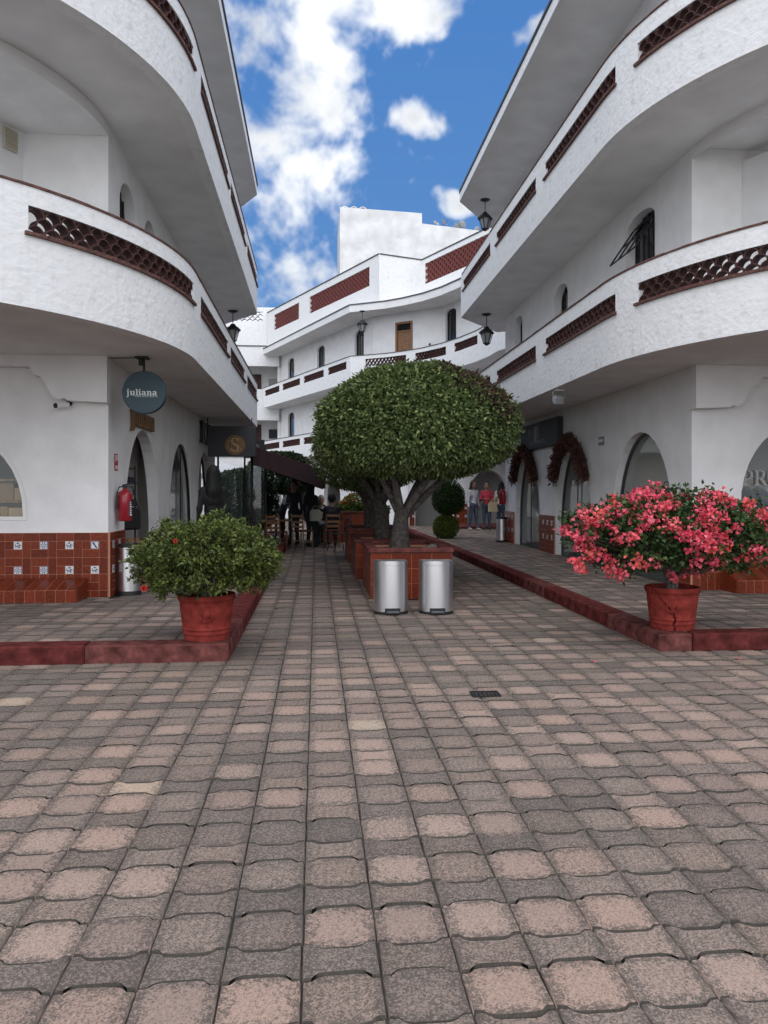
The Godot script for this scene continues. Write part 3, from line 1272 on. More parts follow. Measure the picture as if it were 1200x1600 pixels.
	var cb := PackedVector2Array([Vector2(-0.03, 2.62), Vector2(0.45, 2.64), Vector2(0.49, 2.67), Vector2(0.55, 2.655), Vector2(0.62, 2.68), Vector2(0.68, 2.76), Vector2(0.72, 2.87), Vector2(0.79, 2.94), Vector2(0.86, 2.95), Vector2(0.87, 3.0), Vector2(0.90, 3.01), Vector2(0.905, 3.06), Vector2(3.6, 3.08), Vector2(3.6, 3.21), Vector2(-0.03, 3.21)])
	m.prism(cb, Of + Nf * 0.002, Uf, Vector3.UP, Nf, 0.0, 0.18)
	part("corbel", m, M.plaster, b)
	# first floor
	var ul := []
	if left:
		ul = [arch(1.05, 0.95, 4.45, 5.45, 5.82), arch(2.5, 0.85, 4.45, 5.45, 5.82), arch(5.4, 0.85, 4.45, 5.45, 5.82)]
	else:
		ul = [arch(1.70, 1.10, 4.3, 5.72, 5.93), arch(5.65, 0.9, 4.45, 5.55, 5.85), arch(9.05, 0.75, 4.3, 5.75, 5.95)]
	m = MB.new()
	wall(m, Oa, Ua, Na, 10.4, 3.39, 6.21, 0.3, ul, true)
	part("wall", m, M.plaster, b)
	m = MB.new()
	wall(m, Of, Uf, Nf, 6.0, 3.39, 6.21, 0.3, [])
	part("wall", m, M.plaster, b)
	# lowered ceiling in front of it, its edge running parallel to the balcony, and the wall that comes forward under it
	var rw := R - absf(xe - xw)
	var plate := PackedVector2Array([Vector2(xw - o * 0.002, zc + 0.002)])
	for k in 25:
		var a := deg_to_rad(78.0) * (k + 0.2) / 24
		plate.append(Vector2(xe - o * R + o * rw * cos(a), zr + rw * sin(a)))
	plate.append(Vector2(xw - o * 5.9, zr + rw))
	plate.append(Vector2(xw - o * 5.9, zc + 0.002))
	m = MB.new()
	m.prism(plate, Vector3(0, 6.045, 0), Vector3.RIGHT, Vector3.BACK, Vector3.UP, 0.0, 0.155)
	part("lowered_ceiling", m, M.plaster, b)
	m = MB.new()
	var ra := Vector3(xw - o * (1.05 if left else 0.72), 0, zc + 0.003)
	var rd := Vector3(-o * 0.45, 0, 0.9).normalized()
	wall(m, ra, rd, Vector3(rd.z * o, 0, -rd.x * o), 2.2, 3.39, 6.044, 0.2, [])
	part("porch_wall", m, M.plaster, b)
	# top floor and the far and outer ends
	m = MB.new()
	wall(m, Oa, Ua, Na, 10.4, 6.39, 9.21, 0.3, [], true)
	wall(m, Of, Uf, Nf, 6.0, 6.39, 9.21, 0.3, [])
	wall(m, Vector3(xw - o * 0.36, 0, -20.5), Uf, Vector3(0, 0, -1), 5.6, 0.13, 9.21, 0.25, [])
	wall(m, Vector3(xw - o * 6.0, 0, -10.11), Ua, -Na, 10.4, 0.13, 9.21, 0.25, [])
	part("outer_wall", m, M.plaster, b)
	# shop floor and inner walls
	m = MB.new()
	wall(m, Vector3(xw - o * 3.4, 0, -13.4), Ua, Na, 7.0, 0.15, 3.2, 0.1, [])
	wall(m, Vector3(xw - o * 0.4, 0, -13.45), Uf, Nf, 5.5, 0.15, 3.2, 0.1, [])
	wall(m, Vector3(xw - o * 0.4, 0, -16.85 if left else -16.65), Uf, Nf, 3.0, 0.15, 3.2, 0.1, [])
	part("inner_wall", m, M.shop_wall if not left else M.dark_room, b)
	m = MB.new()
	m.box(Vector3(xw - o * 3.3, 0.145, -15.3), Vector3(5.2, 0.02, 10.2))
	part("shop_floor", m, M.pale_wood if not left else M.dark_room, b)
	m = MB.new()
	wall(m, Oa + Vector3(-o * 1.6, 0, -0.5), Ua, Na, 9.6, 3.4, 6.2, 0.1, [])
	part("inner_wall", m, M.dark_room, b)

	# windows of the first floor
	for i in ul.size():
		var w := arch_window(b, ul[i], Oa, Ua, Na, 0.16, [5, 2, 2][i], M.iron, M.dark_glass)
		if not left and i == 0:
			# top light swung outwards
			var lo: float = cs[0] - 0.55
			var f := MB.new()
			var hinge := Oa + Ua * 1.70 + Vector3.UP * 5.82 + Na * (-0.12)
			var dn := (Vector3.DOWN * 0.62 + Na * 0.42).normalized()
			for e in [-0.5, -0.17, 0.17, 0.5]:
				f.tube([hinge + Ua * e, hinge + Ua * e + dn * 0.72], [0.014, 0.014], 5)
			for e in [0.0, 0.36, 0.72]:
				f.tube([hinge - Ua * 0.5 + dn * e, hinge + Ua * 0.5 + dn * e], [0.014, 0.014], 5)
			part("open_sash", f, M.iron, w)
	# ground-floor glazing
	for i in 3:
		var q: PackedVector2Array = inset(gl[i], 0.0)
		if left and i == 0:
			continue
		arch_window(b, q, Oa, Ua, Na, (0.03 if i == 1 else 0.11) if left else 0.12, 1 if i != 0 else 0, M.iron if left else M.steel_dark, M.glass, 0.03)
	arch_window(b, fw, Of, Uf, Nf, 0.0 if left else 0.10, 0, M.white_paint, M.glass, 0.05 if left else 0.02)

	# tiled base
	var ws := node("wainscot", b)
	wainscot(ws, Vector3(xw, 0.15, zc) + Nf * 0.03, Uf, Nf, 3.2, 0.825 if left else 0.985)
	if left:
		wainscot(ws, Vector3(xw, 0.15, zc + 0.03) + Na * 0.03, Ua, Na, 0.78)
		ledge(ws, Vector3(xw - 0.26, 0.15, zc) + Nf * 0.055, Uf, Nf, 3.0, 0.42, 0.15, 0.25)
	else:
		wainscot(ws, Vector3(xw, 0.15, zc) + Na * 0.03 + Ua * -0.03, Ua, Na, 0.45)
		wainscot(ws, Vector3(xw, 0.15, zc) + Na * 0.03 + Ua * 6.02, Ua, Na, 1.1)
		wainscot(ws, Vector3(xw, 0.15, zc) + Na * 0.03 + Ua * 9.4, Ua, Na, 0.98)
		ledge(ws, Vector3(xw + 0.42, 0.15, zc) + Nf * 0.055, Uf, Nf, 2.8, 0.36, 0.17, 0.30)
	return b


func buildings() -> void:
	long_building(true)
	var r := long_building(false)
	# vent in the left porch
	var vt := thing("wall_vent", "small pale louvred vent high on the recessed porch wall", "vent", Vector3(-3.79, 5.86, -9.90), 1.107)
	var m := MB.new()
	m.box(Vector3(0, 0, 0.015), Vector3(0.2, 0.26, 0.03))
	part("frame", m, std(0.5, 0.46, 0.36, 0.7), vt)
	for i in 5:
		m = MB.new()
		m.box(Vector3(0, -0.09 + i * 0.045, 0.035), Vector3(0.17, 0.012, 0.03), Basis(Vector3.RIGHT, 0.6))
		part("slat", m, std(0.42, 0.39, 0.30, 0.7), vt)
	lantern(Vector3(-2.16, 6.2, -20.27), "black six-sided lantern under the upper balcony opposite the dried-flower shop")
	lantern(Vector3(4.44, 9.2, -19.95), "black six-sided lantern under the roof eave, the highest lantern")
	lantern(Vector3(4.5, 6.2, -20.04), "black six-sided lantern under the balcony, below the eave lantern")


# ---------------------------------------------------------------- the building across the courtyard
func back_line(off: float) -> Array:
	# edge of its balconies, set back by off
	var base := [Vector2(-2.95, -43.6), Vector2(1.45, -33.0), Vector2(2.2, -32.6), Vector2(2.9, -32.2), Vector2(3.6, -31.6), Vector2(4.3, -30.8), Vector2(4.9, -29.8), Vector2(5.4, -28.6), Vector2(5.75, -27.4), Vector2(5.98, -26.2), Vector2(6.05, -25.2), Vector2(6.3, -24.4), Vector2(7.0, -23.8)]
	var l := Line.new(base, -1.0)
	var out := []
	for i in base.size():
		var A := l.at(l.s[i])
		out.append(A[0] - A[1] * off)
	return out


func small_window(b: Node3D, q: PackedVector2Array, o: Vector3, U: Vector3, N: Vector3, bars: int) -> void:
	arch_window(b, q, o, U, N, 0.10, bars, M.iron, M.dark_glass, 0.05)


func back_building() -> void:
	var b := thing("courtyard_building", "white three-storey building with curved balconies closing the far end of the courtyard", "building")
	var ln := Line.new(back_line(0.0), -1.0)
	var L: float = ln.s[ln.s.size() - 1]
	for f in 2:
		var y0 := 3.2 + 3.0 * f
		var ops := []
		for e in [[0.25, 2.6], [3.1, 5.6], [6.1, 8.6], [9.1, 11.1], [12.2, 14.2], [14.7, 16.6], [17.2, 19.0]]:
			ops.append([e[0], e[1], y0 + 0.62, y0 + 0.95, false])
		var bal := node("balcony", b)
		var m := MB.new()
		parapet(m, ln, y0, y0 + 1.1, 0.16, ops)
		part("parapet", m, M.stucco, bal)
		var c := MB.new()
		strip(c, ln, 0.0, L, y0 + 1.102, y0 + 1.13, 0.02, 0.18)
		part("coping", c, M.flash, bal)
		for q in ops:
			screen(bal, ln, q, 0.16, false, 0.17, 3)
		var sl := MB.new()
		var poly := PackedVector2Array()
		for p in back_line(0.155):
			poly.append(p)
		poly.append(Vector2(12, -24))
		poly.append(Vector2(12, -50))
		poly.append(Vector2(-1.5, -50))
		sl.prism(poly, Vector3(0, y0 + 0.004, 0), Vector3.RIGHT, Vector3.BACK, Vector3.UP, 0.0, 0.2)
		part("floor_slab", sl, M.soffit, b)
	# roof slab with a shallow fascia
	var roof := node("roof", b)
	var rp := PackedVector2Array()
	for p in back_line(-0.02):
		rp.append(p)
	rp.append(Vector2(12, -24))
	rp.append(Vector2(12, -50))
	rp.append(Vector2(-1.5, -50))
	var m2 := MB.new()
	m2.prism(rp, Vector3(0, 9.2, 0), Vector3.RIGHT, Vector3.BACK, Vector3.UP, 0.0, 0.3)
	part("eave", m2, M.plaster, roof)
	var rl := Line.new(back_line(-0.02), -1.0)
	m2 = MB.new()
	strip(m2, rl, 0.0, L, 9.49, 9.54, 0.03, 0.1)
	part("roof_flashing", m2, M.flash, roof)
	# terrace parapet with brick screens
	var tp := [Vector2(-2.75, -43.9), Vector2(2.67, -32.6), Vector2(4.6, -33.3), Vector2(6.75, -28.6), Vector2(8.2, -25.6)]
	var tl := Line.new(tp, -1.0)
	var d1: float = tl.s[1]
	var ops2 := [[1.0, 4.3, 10.45, 11.3, false], [5.6, 11.7, 10.45, 11.3, false], [tl.s[2] + 0.25, tl.s[3] + 0.3, 10.5, 11.4, false]]
	m2 = MB.new()
	parapet(m2, tl, 9.5, 11.6, 0.18, ops2)
	part("terrace_wall", m2, M.stucco, roof)
	m2 = MB.new()
	strip(m2, tl, 0.0, tl.s[tl.s.size() - 1], 11.602, 11.65, 0.03, 0.2)
	part("coping", m2, M.flash, roof)
	var brick := MB.new()
	for q in ops2:
		# open brickwork: courses of bricks laid with gaps
		var nrow := 7
		var h: float = (q[3] - q[2]) / nrow
		for r in nrow:
			var s: float = q[0] + (0.0 if r % 2 == 0 else 0.15)
			while s < q[1]:
				var A := tl.at(minf(s + 0.09, q[1] - 0.02))
				var nn := v3(A[1], 0)
				brick.box(v3(A[0], q[2] + h * (r + 0.5)) - nn * 0.09, Vector3(0.2, h * 0.97, 0.10), Basis(Vector3.UP.cross(nn), Vector3.UP, nn))
				s += 0.30
	var br := part("bricks", brick, tri_map(std(0.22, 0.05, 0.04, 0.85), 1.0, noise_tex(0.05, 91, 256, 0.6, 1.0, 3)), roof)
	br.set_meta("kind", "stuff")
	# walls behind the balconies
	var W := [Vector2(-2.0, -44.2), Vector2(2.5, -33.75), Vector2(5.25, -31.7), Vector2(7.2, -27.2), Vector2(8.0, -24.0)]
	for i in 4:
		var o := v3(W[i], 0)
		var t: Vector2 = (W[i + 1] - W[i])
		var U := v3(t.normalized(), 0)
		var N := v3(Vector2(-t.y, t.x).normalized(), 0)
		if N.z < 0:
			N = -N
		var wl := t.length()
		for f in 2:
			var y0 := 3.38 + 3.0 * f
			var q := []
			if i == 0:
				for c in [1.55, 5.65, 10.0]:
					q.append(arch(c, 0.95, y0 + 0.75, y0 + 2.25, y0 + 2.5))
			elif i == 1:
				q.append(PackedVector2Array([Vector2(1.15, y0 - 0.1), Vector2(1.15, y0 + 2.42), Vector2(2.0, y0 + 2.42), Vector2(2.0, y0 - 0.1)]))
			elif i == 2:
				q.append(arch(0.62, 0.8, y0 + 0.9, y0 + 2.45, y0 + 2.62))
			var m := MB.new()
			wall(m, o, U, N, wl, y0, y0 + 2.85, 0.25, q)
			part("wall", m, M.plaster, b)
			for k in q.size():
				if i == 1:
					var dr := node("door", b)
					var fm := MB.new()
					ring(fm, q[k], o, U, N, 0.09, -0.03, 0.1)
					part("door_frame", fm, M.wood, dr)
					var lm := MB.new()
					var bs := Basis(U, Vector3.UP, N)
					lm.box(o + U * 1.575 + Vector3.UP * (y0 + 1.0) - N * 0.06, Vector3(0.68, 2.0, 0.05), bs)
					lm.box(o + U * 1.575 + Vector3.UP * (y0 + 2.02) - N * 0.04, Vector3(0.68, 0.07, 0.07), bs)
					part("leaf", lm, M.wood, dr)
					for e in [[-0.13, 0.4, 0.36, 0.25], [0.2, 0.55, 0.2, 0.6], [-0.2, 1.15, 0.2, 0.7], [0.13, 1.75, 0.36, 0.3], [0.17, 1.3, 0.22, 0.3]]:
						var pm := MB.new()
						pm.bbox(o + U * (1.575 + e[0]) + Vector3.UP * (y0 + e[1]) - N * 0.03, Vector3(e[2], e[3], 0.03), 0.01, bs)
						part("panel", pm, M.wood, dr)
					for e in 9:
						var gm := MB.new()
						gm.box(o + U * (1.27 + e * 0.076) + Vector3.UP * (y0 + 2.19) - N * 0.04, Vector3(0.016, 0.27, 0.02), bs)
						part("grille_bar", gm, M.iron, dr)
					var hm := MB.new()
					hm.lathe([Vector2(0, -0.1), Vector2(0.03, -0.08), Vector2(0.03, 0.08), Vector2(0, 0.1)], 8, o + U * 1.55 + Vector3.UP * (y0 + 1.1) + N * 0.0)
					part("knocker", hm, M.iron, dr)
				else:
					small_window(b, q[k], o, U, N, 3)
	var bm := MB.new()
	for f in 2:
		var y0 := 3.4 + 3.0 * f
		bm.quad(Vector3(-1.2, y0, -44.5), Vector3(3.6, y0, -34.6), Vector3(3.6, y0 + 2.8, -34.6), Vector3(-1.2, y0 + 2.8, -44.5))
		bm.quad(Vector3(3.3, y0, -34.5), Vector3(8.5, y0, -30.2), Vector3(8.5, y0 + 2.8, -30.2), Vector3(3.3, y0 + 2.8, -34.5))
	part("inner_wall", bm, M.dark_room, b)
	# a small tiled cross beside the door
	var cr := thing("wall_cross", "tiny dark cross ornament beside the carved wooden door", "ornament", Vector3(4.75, 7.55, -31.95), -0.64)
	for e in [Vector3(0, 0.13, 0), Vector3(0, -0.13, 0), Vector3(0.11, 0, 0), Vector3(-0.11, 0, 0)]:
		var cm := MB.new()
		cm.bbox(e, Vector3(0.1, 0.1, 0.03), 0.02, Basis(Vector3.BACK, PI / 4))
		part("tile", cm, M.flash, cr)
	# ground floor arcade facing down the alley
	var q2 := [arch(1.95, 1.5, 0.0, 1.1, 2.35), arch(-0.25 + 0.3, 1.5, 0.0, 1.1, 2.35), arch(4.0, 1.5, 0.0, 1.1, 2.35)]
	var gm2 := MB.new()
	var Og := Vector3(4.35, 0, -29.75)
	wall(gm2, Og + Vector3(-0.75, 0, 0), Vector3(1, 0, 0), Vector3(0, 0, 1), 7.0, 0.1, 3.21, 0.35, [arch(1.0, 1.5, 0.0, 1.1, 2.35), arch(3.15, 1.75, 0.0, 1.0, 2.35), arch(5.3, 1.5, 0.0, 1.1, 2.35)], true)
	part("wall", gm2, M.plaster, b)
	gm2 = MB.new()
	wall(gm2, Vector3(2.9, 0, -32.8), Vector3(1, 0, 0), Vector3(0, 0, 1), 9.0, 0.0, 3.21, 0.2, [])
	wall(gm2, Vector3(-2.0, 0, -44.2), Vector3(0.395, 0, 0.918), Vector3(-0.918, 0, 0.395), 14.5, 0.0, 3.21, 0.2, [arch(3.0, 2.0, 0.0, 1.1, 2.35), arch(7.0, 2.0, 0.0, 1.1, 2.35), arch(11.0, 2.0, 0.0, 1.1, 2.35)])
	part("ground_floor_wall", gm2, M.plaster, b)
	gm2 = MB.new()
	gm2.box(Vector3(7.5, 1.6, -32.2), Vector3(7.8, 3.1, 0.1))
	gm2.quad(Vector3(-0.9, 0.0, -44.6), Vector3(3.9, 0, -33.4), Vector3(3.9, 3.2, -33.4), Vector3(-0.9, 3.2, -44.6))
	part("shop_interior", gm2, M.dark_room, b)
	var ws := node("wainscot", b)
	for e in [[5.38, 0.52], [7.65, 0.4], [3.62, 0.2]]:
		wainscot(ws, Vector3(e[0], 0.17, -29.72), Vector3(1, 0, 0), Vector3(0, 0, 1), e[1], 0.84)
	var st := struct("raised_step")
	var sm := MB.new()
	sm.bbox(Vector3(7.2, 0.19, -28.45), Vector3(4.6, 0.13, 2.3), 0.02)
	part("step", sm, M.kerb2, st)

	# left wing seen past the curved balconies
	var w := thing("gallery_wing", "white wing with open galleries and dark red doors beyond the awning", "building")
	var gw := MB.new()
	var zf := -44.0
	for e in [[0.0, 3.2], [5.55, 7.3], [8.62, 11.0]]:
		gw.box(Vector3(-6.4, (e[0] + e[1]) / 2, zf - 0.125), Vector3(8.6, e[1] - e[0], 0.25))
	gw.box(Vector3(-6.4, 4.0, zf - 0.125), Vector3(8.6, 0.7, 0.25))
	part("facade", gw, M.stucco, w)
	gw = MB.new()
	for y in [3.3, 6.3, 9.3]:
		gw.box(Vector3(-6.4, y, zf - 1.6), Vector3(8.6, 0.2, 2.7))
	gw.box(Vector3(-6.4, 5.0, zf - 2.6), Vector3(8.6, 10.0, 0.25))
	gw.box(Vector3(-2.1, 5.0, zf - 1.36), Vector3(0.2, 10.0, 2.2))
	part("gallery", gw, M.plaster, w)
	for f in 2:
		var y := 3.4 + 3.0 * f
		var dm := MB.new()
		dm.bbox(Vector3(-3.75, y + 1.05, zf - 2.43), Vector3(0.95, 2.1, 0.06), 0.01)
		part("door", dm, std(0.045, 0.012, 0.012, 0.6), w)
		dm = MB.new()
		dm.bbox(Vector3(-2.55, y + 1.55, zf - 2.44), Vector3(0.55, 0.55, 0.05), 0.01)
		part("window", dm, M.dark_glass, w)
	gw = MB.new()
	strip(gw, Line.new([Vector2(-10.7, zf), Vector2(-2.1, zf)], -1.0), 0.0, 8.6, 9.72, 9.78, 0.04, 0.2)
	part("ledge", gw, M.flash, w)
	var wl2 := Line.new([Vector2(-10.7, zf - 0.02), Vector2(-2.1, zf - 0.02)], -1.0)
	gw = MB.new()
	parapet(gw, wl2, 11.0, 11.95, 0.2, [[5.0, 7.7, 11.15, 11.7, false]])
	part("terrace_wall", gw, M.stucco, w)
	gw = MB.new()
	gw.box(Vector3(-6.4, 11.3, zf - 2.2), Vector3(8.6, 1.9, 0.2))
	part("rear_wall", gw, M.stucco, w)
	screen(w, wl2, [5.0, 7.7, 11.15, 11.7], 0.2, false, 0.3, 4)
	# tall plain block behind
	var tb := thing("tall_block", "tall plain grey-white blank wall block rising behind the terrace", "building")
	var tm := MB.new()
	var zt := -52.0
	tm.prism(PackedVector2Array([Vector2(1.6, 0), Vector2(11.5, 0), Vector2(11.5, 19.4), Vector2(7.2, 19.8), Vector2(7.2, 20.5), Vector2(1.6, 20.75)]), Vector3(0, 0, zt), Vector3.RIGHT, Vector3.UP, Vector3.FORWARD, 0.0, 6.0)
	part("wall", tm, M.far_wall, tb)
	for i in 3:
		var hm := half_pipe(0.28, 0.05, 5.0)
		part("roof_tile", hm, M.far_wall, tb, Transform3D(Basis(), Vector3(1.95 + i * 0.6, 20.58, zt - 2.6)))
	for i in 5:
		var x: float = [8.2, 8.75, 9.6, 10.0, 11.1][i]
		var dishes := thing("satellite_dish", "pale satellite dish on the tall block's roof edge, " + ["beside the parapet step", "the widest", "a small one in mid row", "one turned away", "the smallest"][i], "satellite dish", Vector3(x, 19.72 - (x - 7.2) * 0.093, zt - 0.4), 0.5 + i * 0.7, "roof satellite dishes")
		var sc: float = [0.7, 1.0, 0.7, 0.9, 0.6][i]
		var dm := MB.new()
		dm.tube([Vector3(0, -0.08, 0), Vector3(0, 0.35 * sc, 0)], [0.03, 0.025], 6)
		part("mast", dm, M.flash, dishes)
		dm = MB.new()
		dm.lathe([Vector2(0.0, 0.0), Vector2(0.14, 0.02), Vector2(0.26, 0.07), Vector2(0.34, 0.13)], 14, Vector3.ZERO, true)
		part("dish", dm, M.lamp_glass, dishes, Transform3D(Basis(Vector3.RIGHT, 0.9).scaled(Vector3.ONE * sc), Vector3(0, 0.45 * sc, 0.0)))
		dm = MB.new()
		dm.tube([Vector3(0, 0.42 * sc, 0.05), Vector3(0, 0.62 * sc, 0.35 * sc)], [0.015, 0.015], 5)
		part("arm", dm, M.flash, dishes)
	lantern(Vector3(1.96, 9.2, -32.72), "black six-sided lantern under the roof edge near the carved wooden door", 0.36, 1.15)


# ---------------------------------------------------------------- things in the street
func lettering(parent: Node3D, called: String, txt: String, width: float, face: String, mat: Material, xf: Transform3D, depth := 0.01, bold := false) -> void:
	var f := SystemFont.new()
	f.font_names = PackedStringArray([face])
	if bold:
		f.font_weight = 700
	var t := TextMesh.new()
	t.text = txt
	t.font = f
	t.font_size = 48
	t.pixel_size = 0.01
	t.depth = 0.1
	var w := t.get_aabb().size.x
	var s := width / maxf(w, 0.01)
	part(called, t, mat, parent, xf * Transform3D(Basis().scaled(Vector3(s, s, depth / 0.1)), Vector3.ZERO))


func loft(mb: MB, prof: PackedVector2Array, levels: Array, cap := true) -> void:
	# outline in (x, z) carried up through levels of [y, scale, shift z]
	var n := prof.size()
	var cw := Geometry2D.is_polygon_clockwise(prof)
	var nrm := []
	for i in n:
		var e := prof[(i + 1) % n] - prof[(i + n - 1) % n]
		var q := Vector2(-e.y, e.x) if cw else Vector2(e.y, -e.x)
		nrm.append(v3(q.normalized(), 0))
	for l in levels.size() - 1:
		for i in n:
			var j := (i + 1) % n
			var a: Array = levels[l]
			var b: Array = levels[l + 1]
			mb.quadn(v3(prof[i] * a[1], a[0]), v3(prof[j] * a[1], a[0]), v3(prof[j] * b[1], b[0]), v3(prof[i] * b[1], b[0]), nrm[i], nrm[j], nrm[j], nrm[i])
	if cap:
		var t: Array = levels[levels.size() - 1]
		var u: Array = levels[0]
		for i in n:
			var j := (i + 1) % n
			mb.tri(Vector3(0, t[0], 0), v3(prof[i] * t[1], t[0]), v3(prof[j] * t[1], t[0]), Vector3.UP)
			mb.tri(Vector3(0, u[0], 0), v3(prof[i] * u[1], u[0]), v3(prof[j] * u[1], u[0]), Vector3.DOWN)


func round_rect(w: float, d: float, r: float, n := 5) -> PackedVector2Array:
	var p := PackedVector2Array()
	for c in [[1, 1, 0.0], [-1, 1, PI / 2], [-1, -1, PI], [1, -1, PI * 1.5]]:
		for k in n + 1:
			var a: float = c[2] + PI / 2 * k / n
			p.append(Vector2(c[0] * (w / 2 - r) + cos(a) * r, c[1] * (d / 2 - r) + sin(a) * r))
	return p


func pedal_bin(at: Vector3, label: String, turn: float) -> void:
	var t := thing("pedal_bin", label, "bin", at, turn, "pedal bins")
	var m := MB.new()
	# bowed front between two canted sides
	var q := PackedVector2Array([Vector2(-0.205, -0.15)])
	q.append(Vector2(-0.205, 0.02))
	for k in 13:
		var a := -1.0 + k / 6.0
		q.append(Vector2(a * 0.155, 0.10 + 0.05 * (1.0 - a * a)))
	q.append(Vector2(0.205, 0.02))
	q.append(Vector2(0.205, -0.15))
	var qq := PackedVector2Array()
	for p in q:
		qq.append(p)
	loft(m, qq, [[0.035, 1.0], [0.60, 1.0]])
	part("body", m, M.steel, t)
	m = MB.new()
	loft(m, qq, [[0.0, 1.005], [0.034, 1.005]])
	part("base_ring", m, M.black, t)
	m = MB.new()
	loft(m, qq, [[0.602, 1.012], [0.630, 1.018], [0.645, 0.985], [0.652, 0.9]])
	part("lid", m, M.steel, t)
	m = MB.new()
	m.bbox(Vector3(0, 0.045, 0.150), Vector3(0.19, 0.075, 0.012), 0.004)
	part("pedal_recess", m, M.black, t)
	m = MB.new()
	m.bbox(Vector3(0, 0.036, 0.172), Vector3(0.16, 0.028, 0.05), 0.008)
	part("pedal", m, M.steel_dark, t)


func tall_bin(at: Vector3, label: String) -> void:
	var t := thing("cylinder_bin", label, "bin", at, 0.0, "cylindrical bins")
	var m := MB.new()
	m.lathe([Vector2(0, 0), Vector2(0.15, 0.0), Vector2(0.15, 0.05), Vector2(0.138, 0.055)], 28)
	part("foot", m, M.black, t)
	m = MB.new()
	m.lathe([Vector2(0.138, 0.05), Vector2(0.138, 0.62)], 28)
	part("body", m, M.steel, t)
	m = MB.new()
	m.lathe([Vector2(0.140, 0.62), Vector2(0.142, 0.66), Vector2(0.125, 0.67), Vector2(0.12, 0.64), Vector2(0, 0.63)], 28)
	part("rim", m, M.black, t)


func flower_pot(at: Vector3, turn: float, cracked: bool, label: String) -> Node3D:
	var t := thing("flower_pot", label, "flower pot", at, turn, "red flower pots")
	var pr := [[0.0, 0.0], [0.198, 0.0], [0.203, 0.012], [0.207, 0.055], [0.214, 0.06], [0.217, 0.072], [0.212, 0.082], [0.213, 0.098], [0.221, 0.104], [0.223, 0.116], [0.217, 0.126], [0.219, 0.14], [0.236, 0.27], [0.243, 0.35], [0.252, 0.36], [0.262, 0.375], [0.262, 0.405], [0.255, 0.415], [0.236, 0.415], [0.228, 0.37], [0.0, 0.37]]
	var m := MB.new()
	var n := 180 if cracked else 64
	var pos := []
	for i in pr.size():
		var row := []
		for k in n:
			var a := TAU * k / n
			var r: float = pr[i][0]
			var y: float = pr[i][1]
			row.append(Vector3(sin(a) * r, y, cos(a) * r))
		pos.append(row)
	var rows := pr.size()
	if cracked:
		# finer rows so that the crack can wander
		pos = []
		var ys := []
		for i in rows - 1:
			var st := 6 if pr[i + 1][1] - pr[i][1] > 0.05 else 1
			for s in st:
				ys.append([lerpf(pr[i][0], pr[i + 1][0], s / float(st)), lerpf(pr[i][1], pr[i + 1][1], s / float(st))])
		ys.append(pr[rows - 1])
		rows = ys.size()
		for i in rows:
			var row := []
			var y: float = ys[i][1]
			var c := 0.0
			if y < 0.16:
				c = 0.10 + 0.04 * sin(y * 70.0)
			else:
				c = 0.06 - (y - 0.16) * 3.4 + 0.03 * sin(y * 55.0)
			for k in n:
				var a := TAU * k / n
				var r: float = ys[i][0]
				var da := absf(wrapf(a - c, -PI, PI))
				if da < 0.030 and r > 0.19 and i < rows - 4:
					r -= 0.03
				row.append(Vector3(sin(a) * r, y, cos(a) * r))
			pos.append(row)
	for i in rows - 1:
		for k in n:
			var j := (k + 1) % n
			var mid: Vector3 = (pos[i][k] + pos[i + 1][j]) / 2
			m.quad(pos[i][k], pos[i][j], pos[i + 1][j], pos[i + 1][k], Vector3(mid.x, 0.001, mid.z) if i < rows - 3 else Vector3.UP)
	part("vessel", m, M.terracotta, t)
	# ring-handle boss
	m = MB.new()
	m.lathe([Vector2(0, 0.02), Vector2(0.03, 0.018), Vector2(0.042, 0.0)], 16, Vector3.ZERO, true)
	part("boss", m, M.terracotta, t, Transform3D(Basis(Vector3.RIGHT, PI / 2 - 0.12), Vector3(0, 0.262, 0.232)))
	m = MB.new()
	var path := []
	var rad := []
	for k in 17:
		var a := TAU * k / 16
		path.append(Vector3(sin(a) * 0.05, 0.235 + cos(a) * 0.05, 0.236))
		rad.append(0.009)
	m.tube(path, rad, 7, false)
	part("ring", m, M.terracotta, t)
	m = MB.new()
	m.lathe([Vector2(0.0, 0.388), Vector2(0.12, 0.386), Vector2(0.232, 0.376)], 24)
	part("soil", m, M.soil, t)
	return t


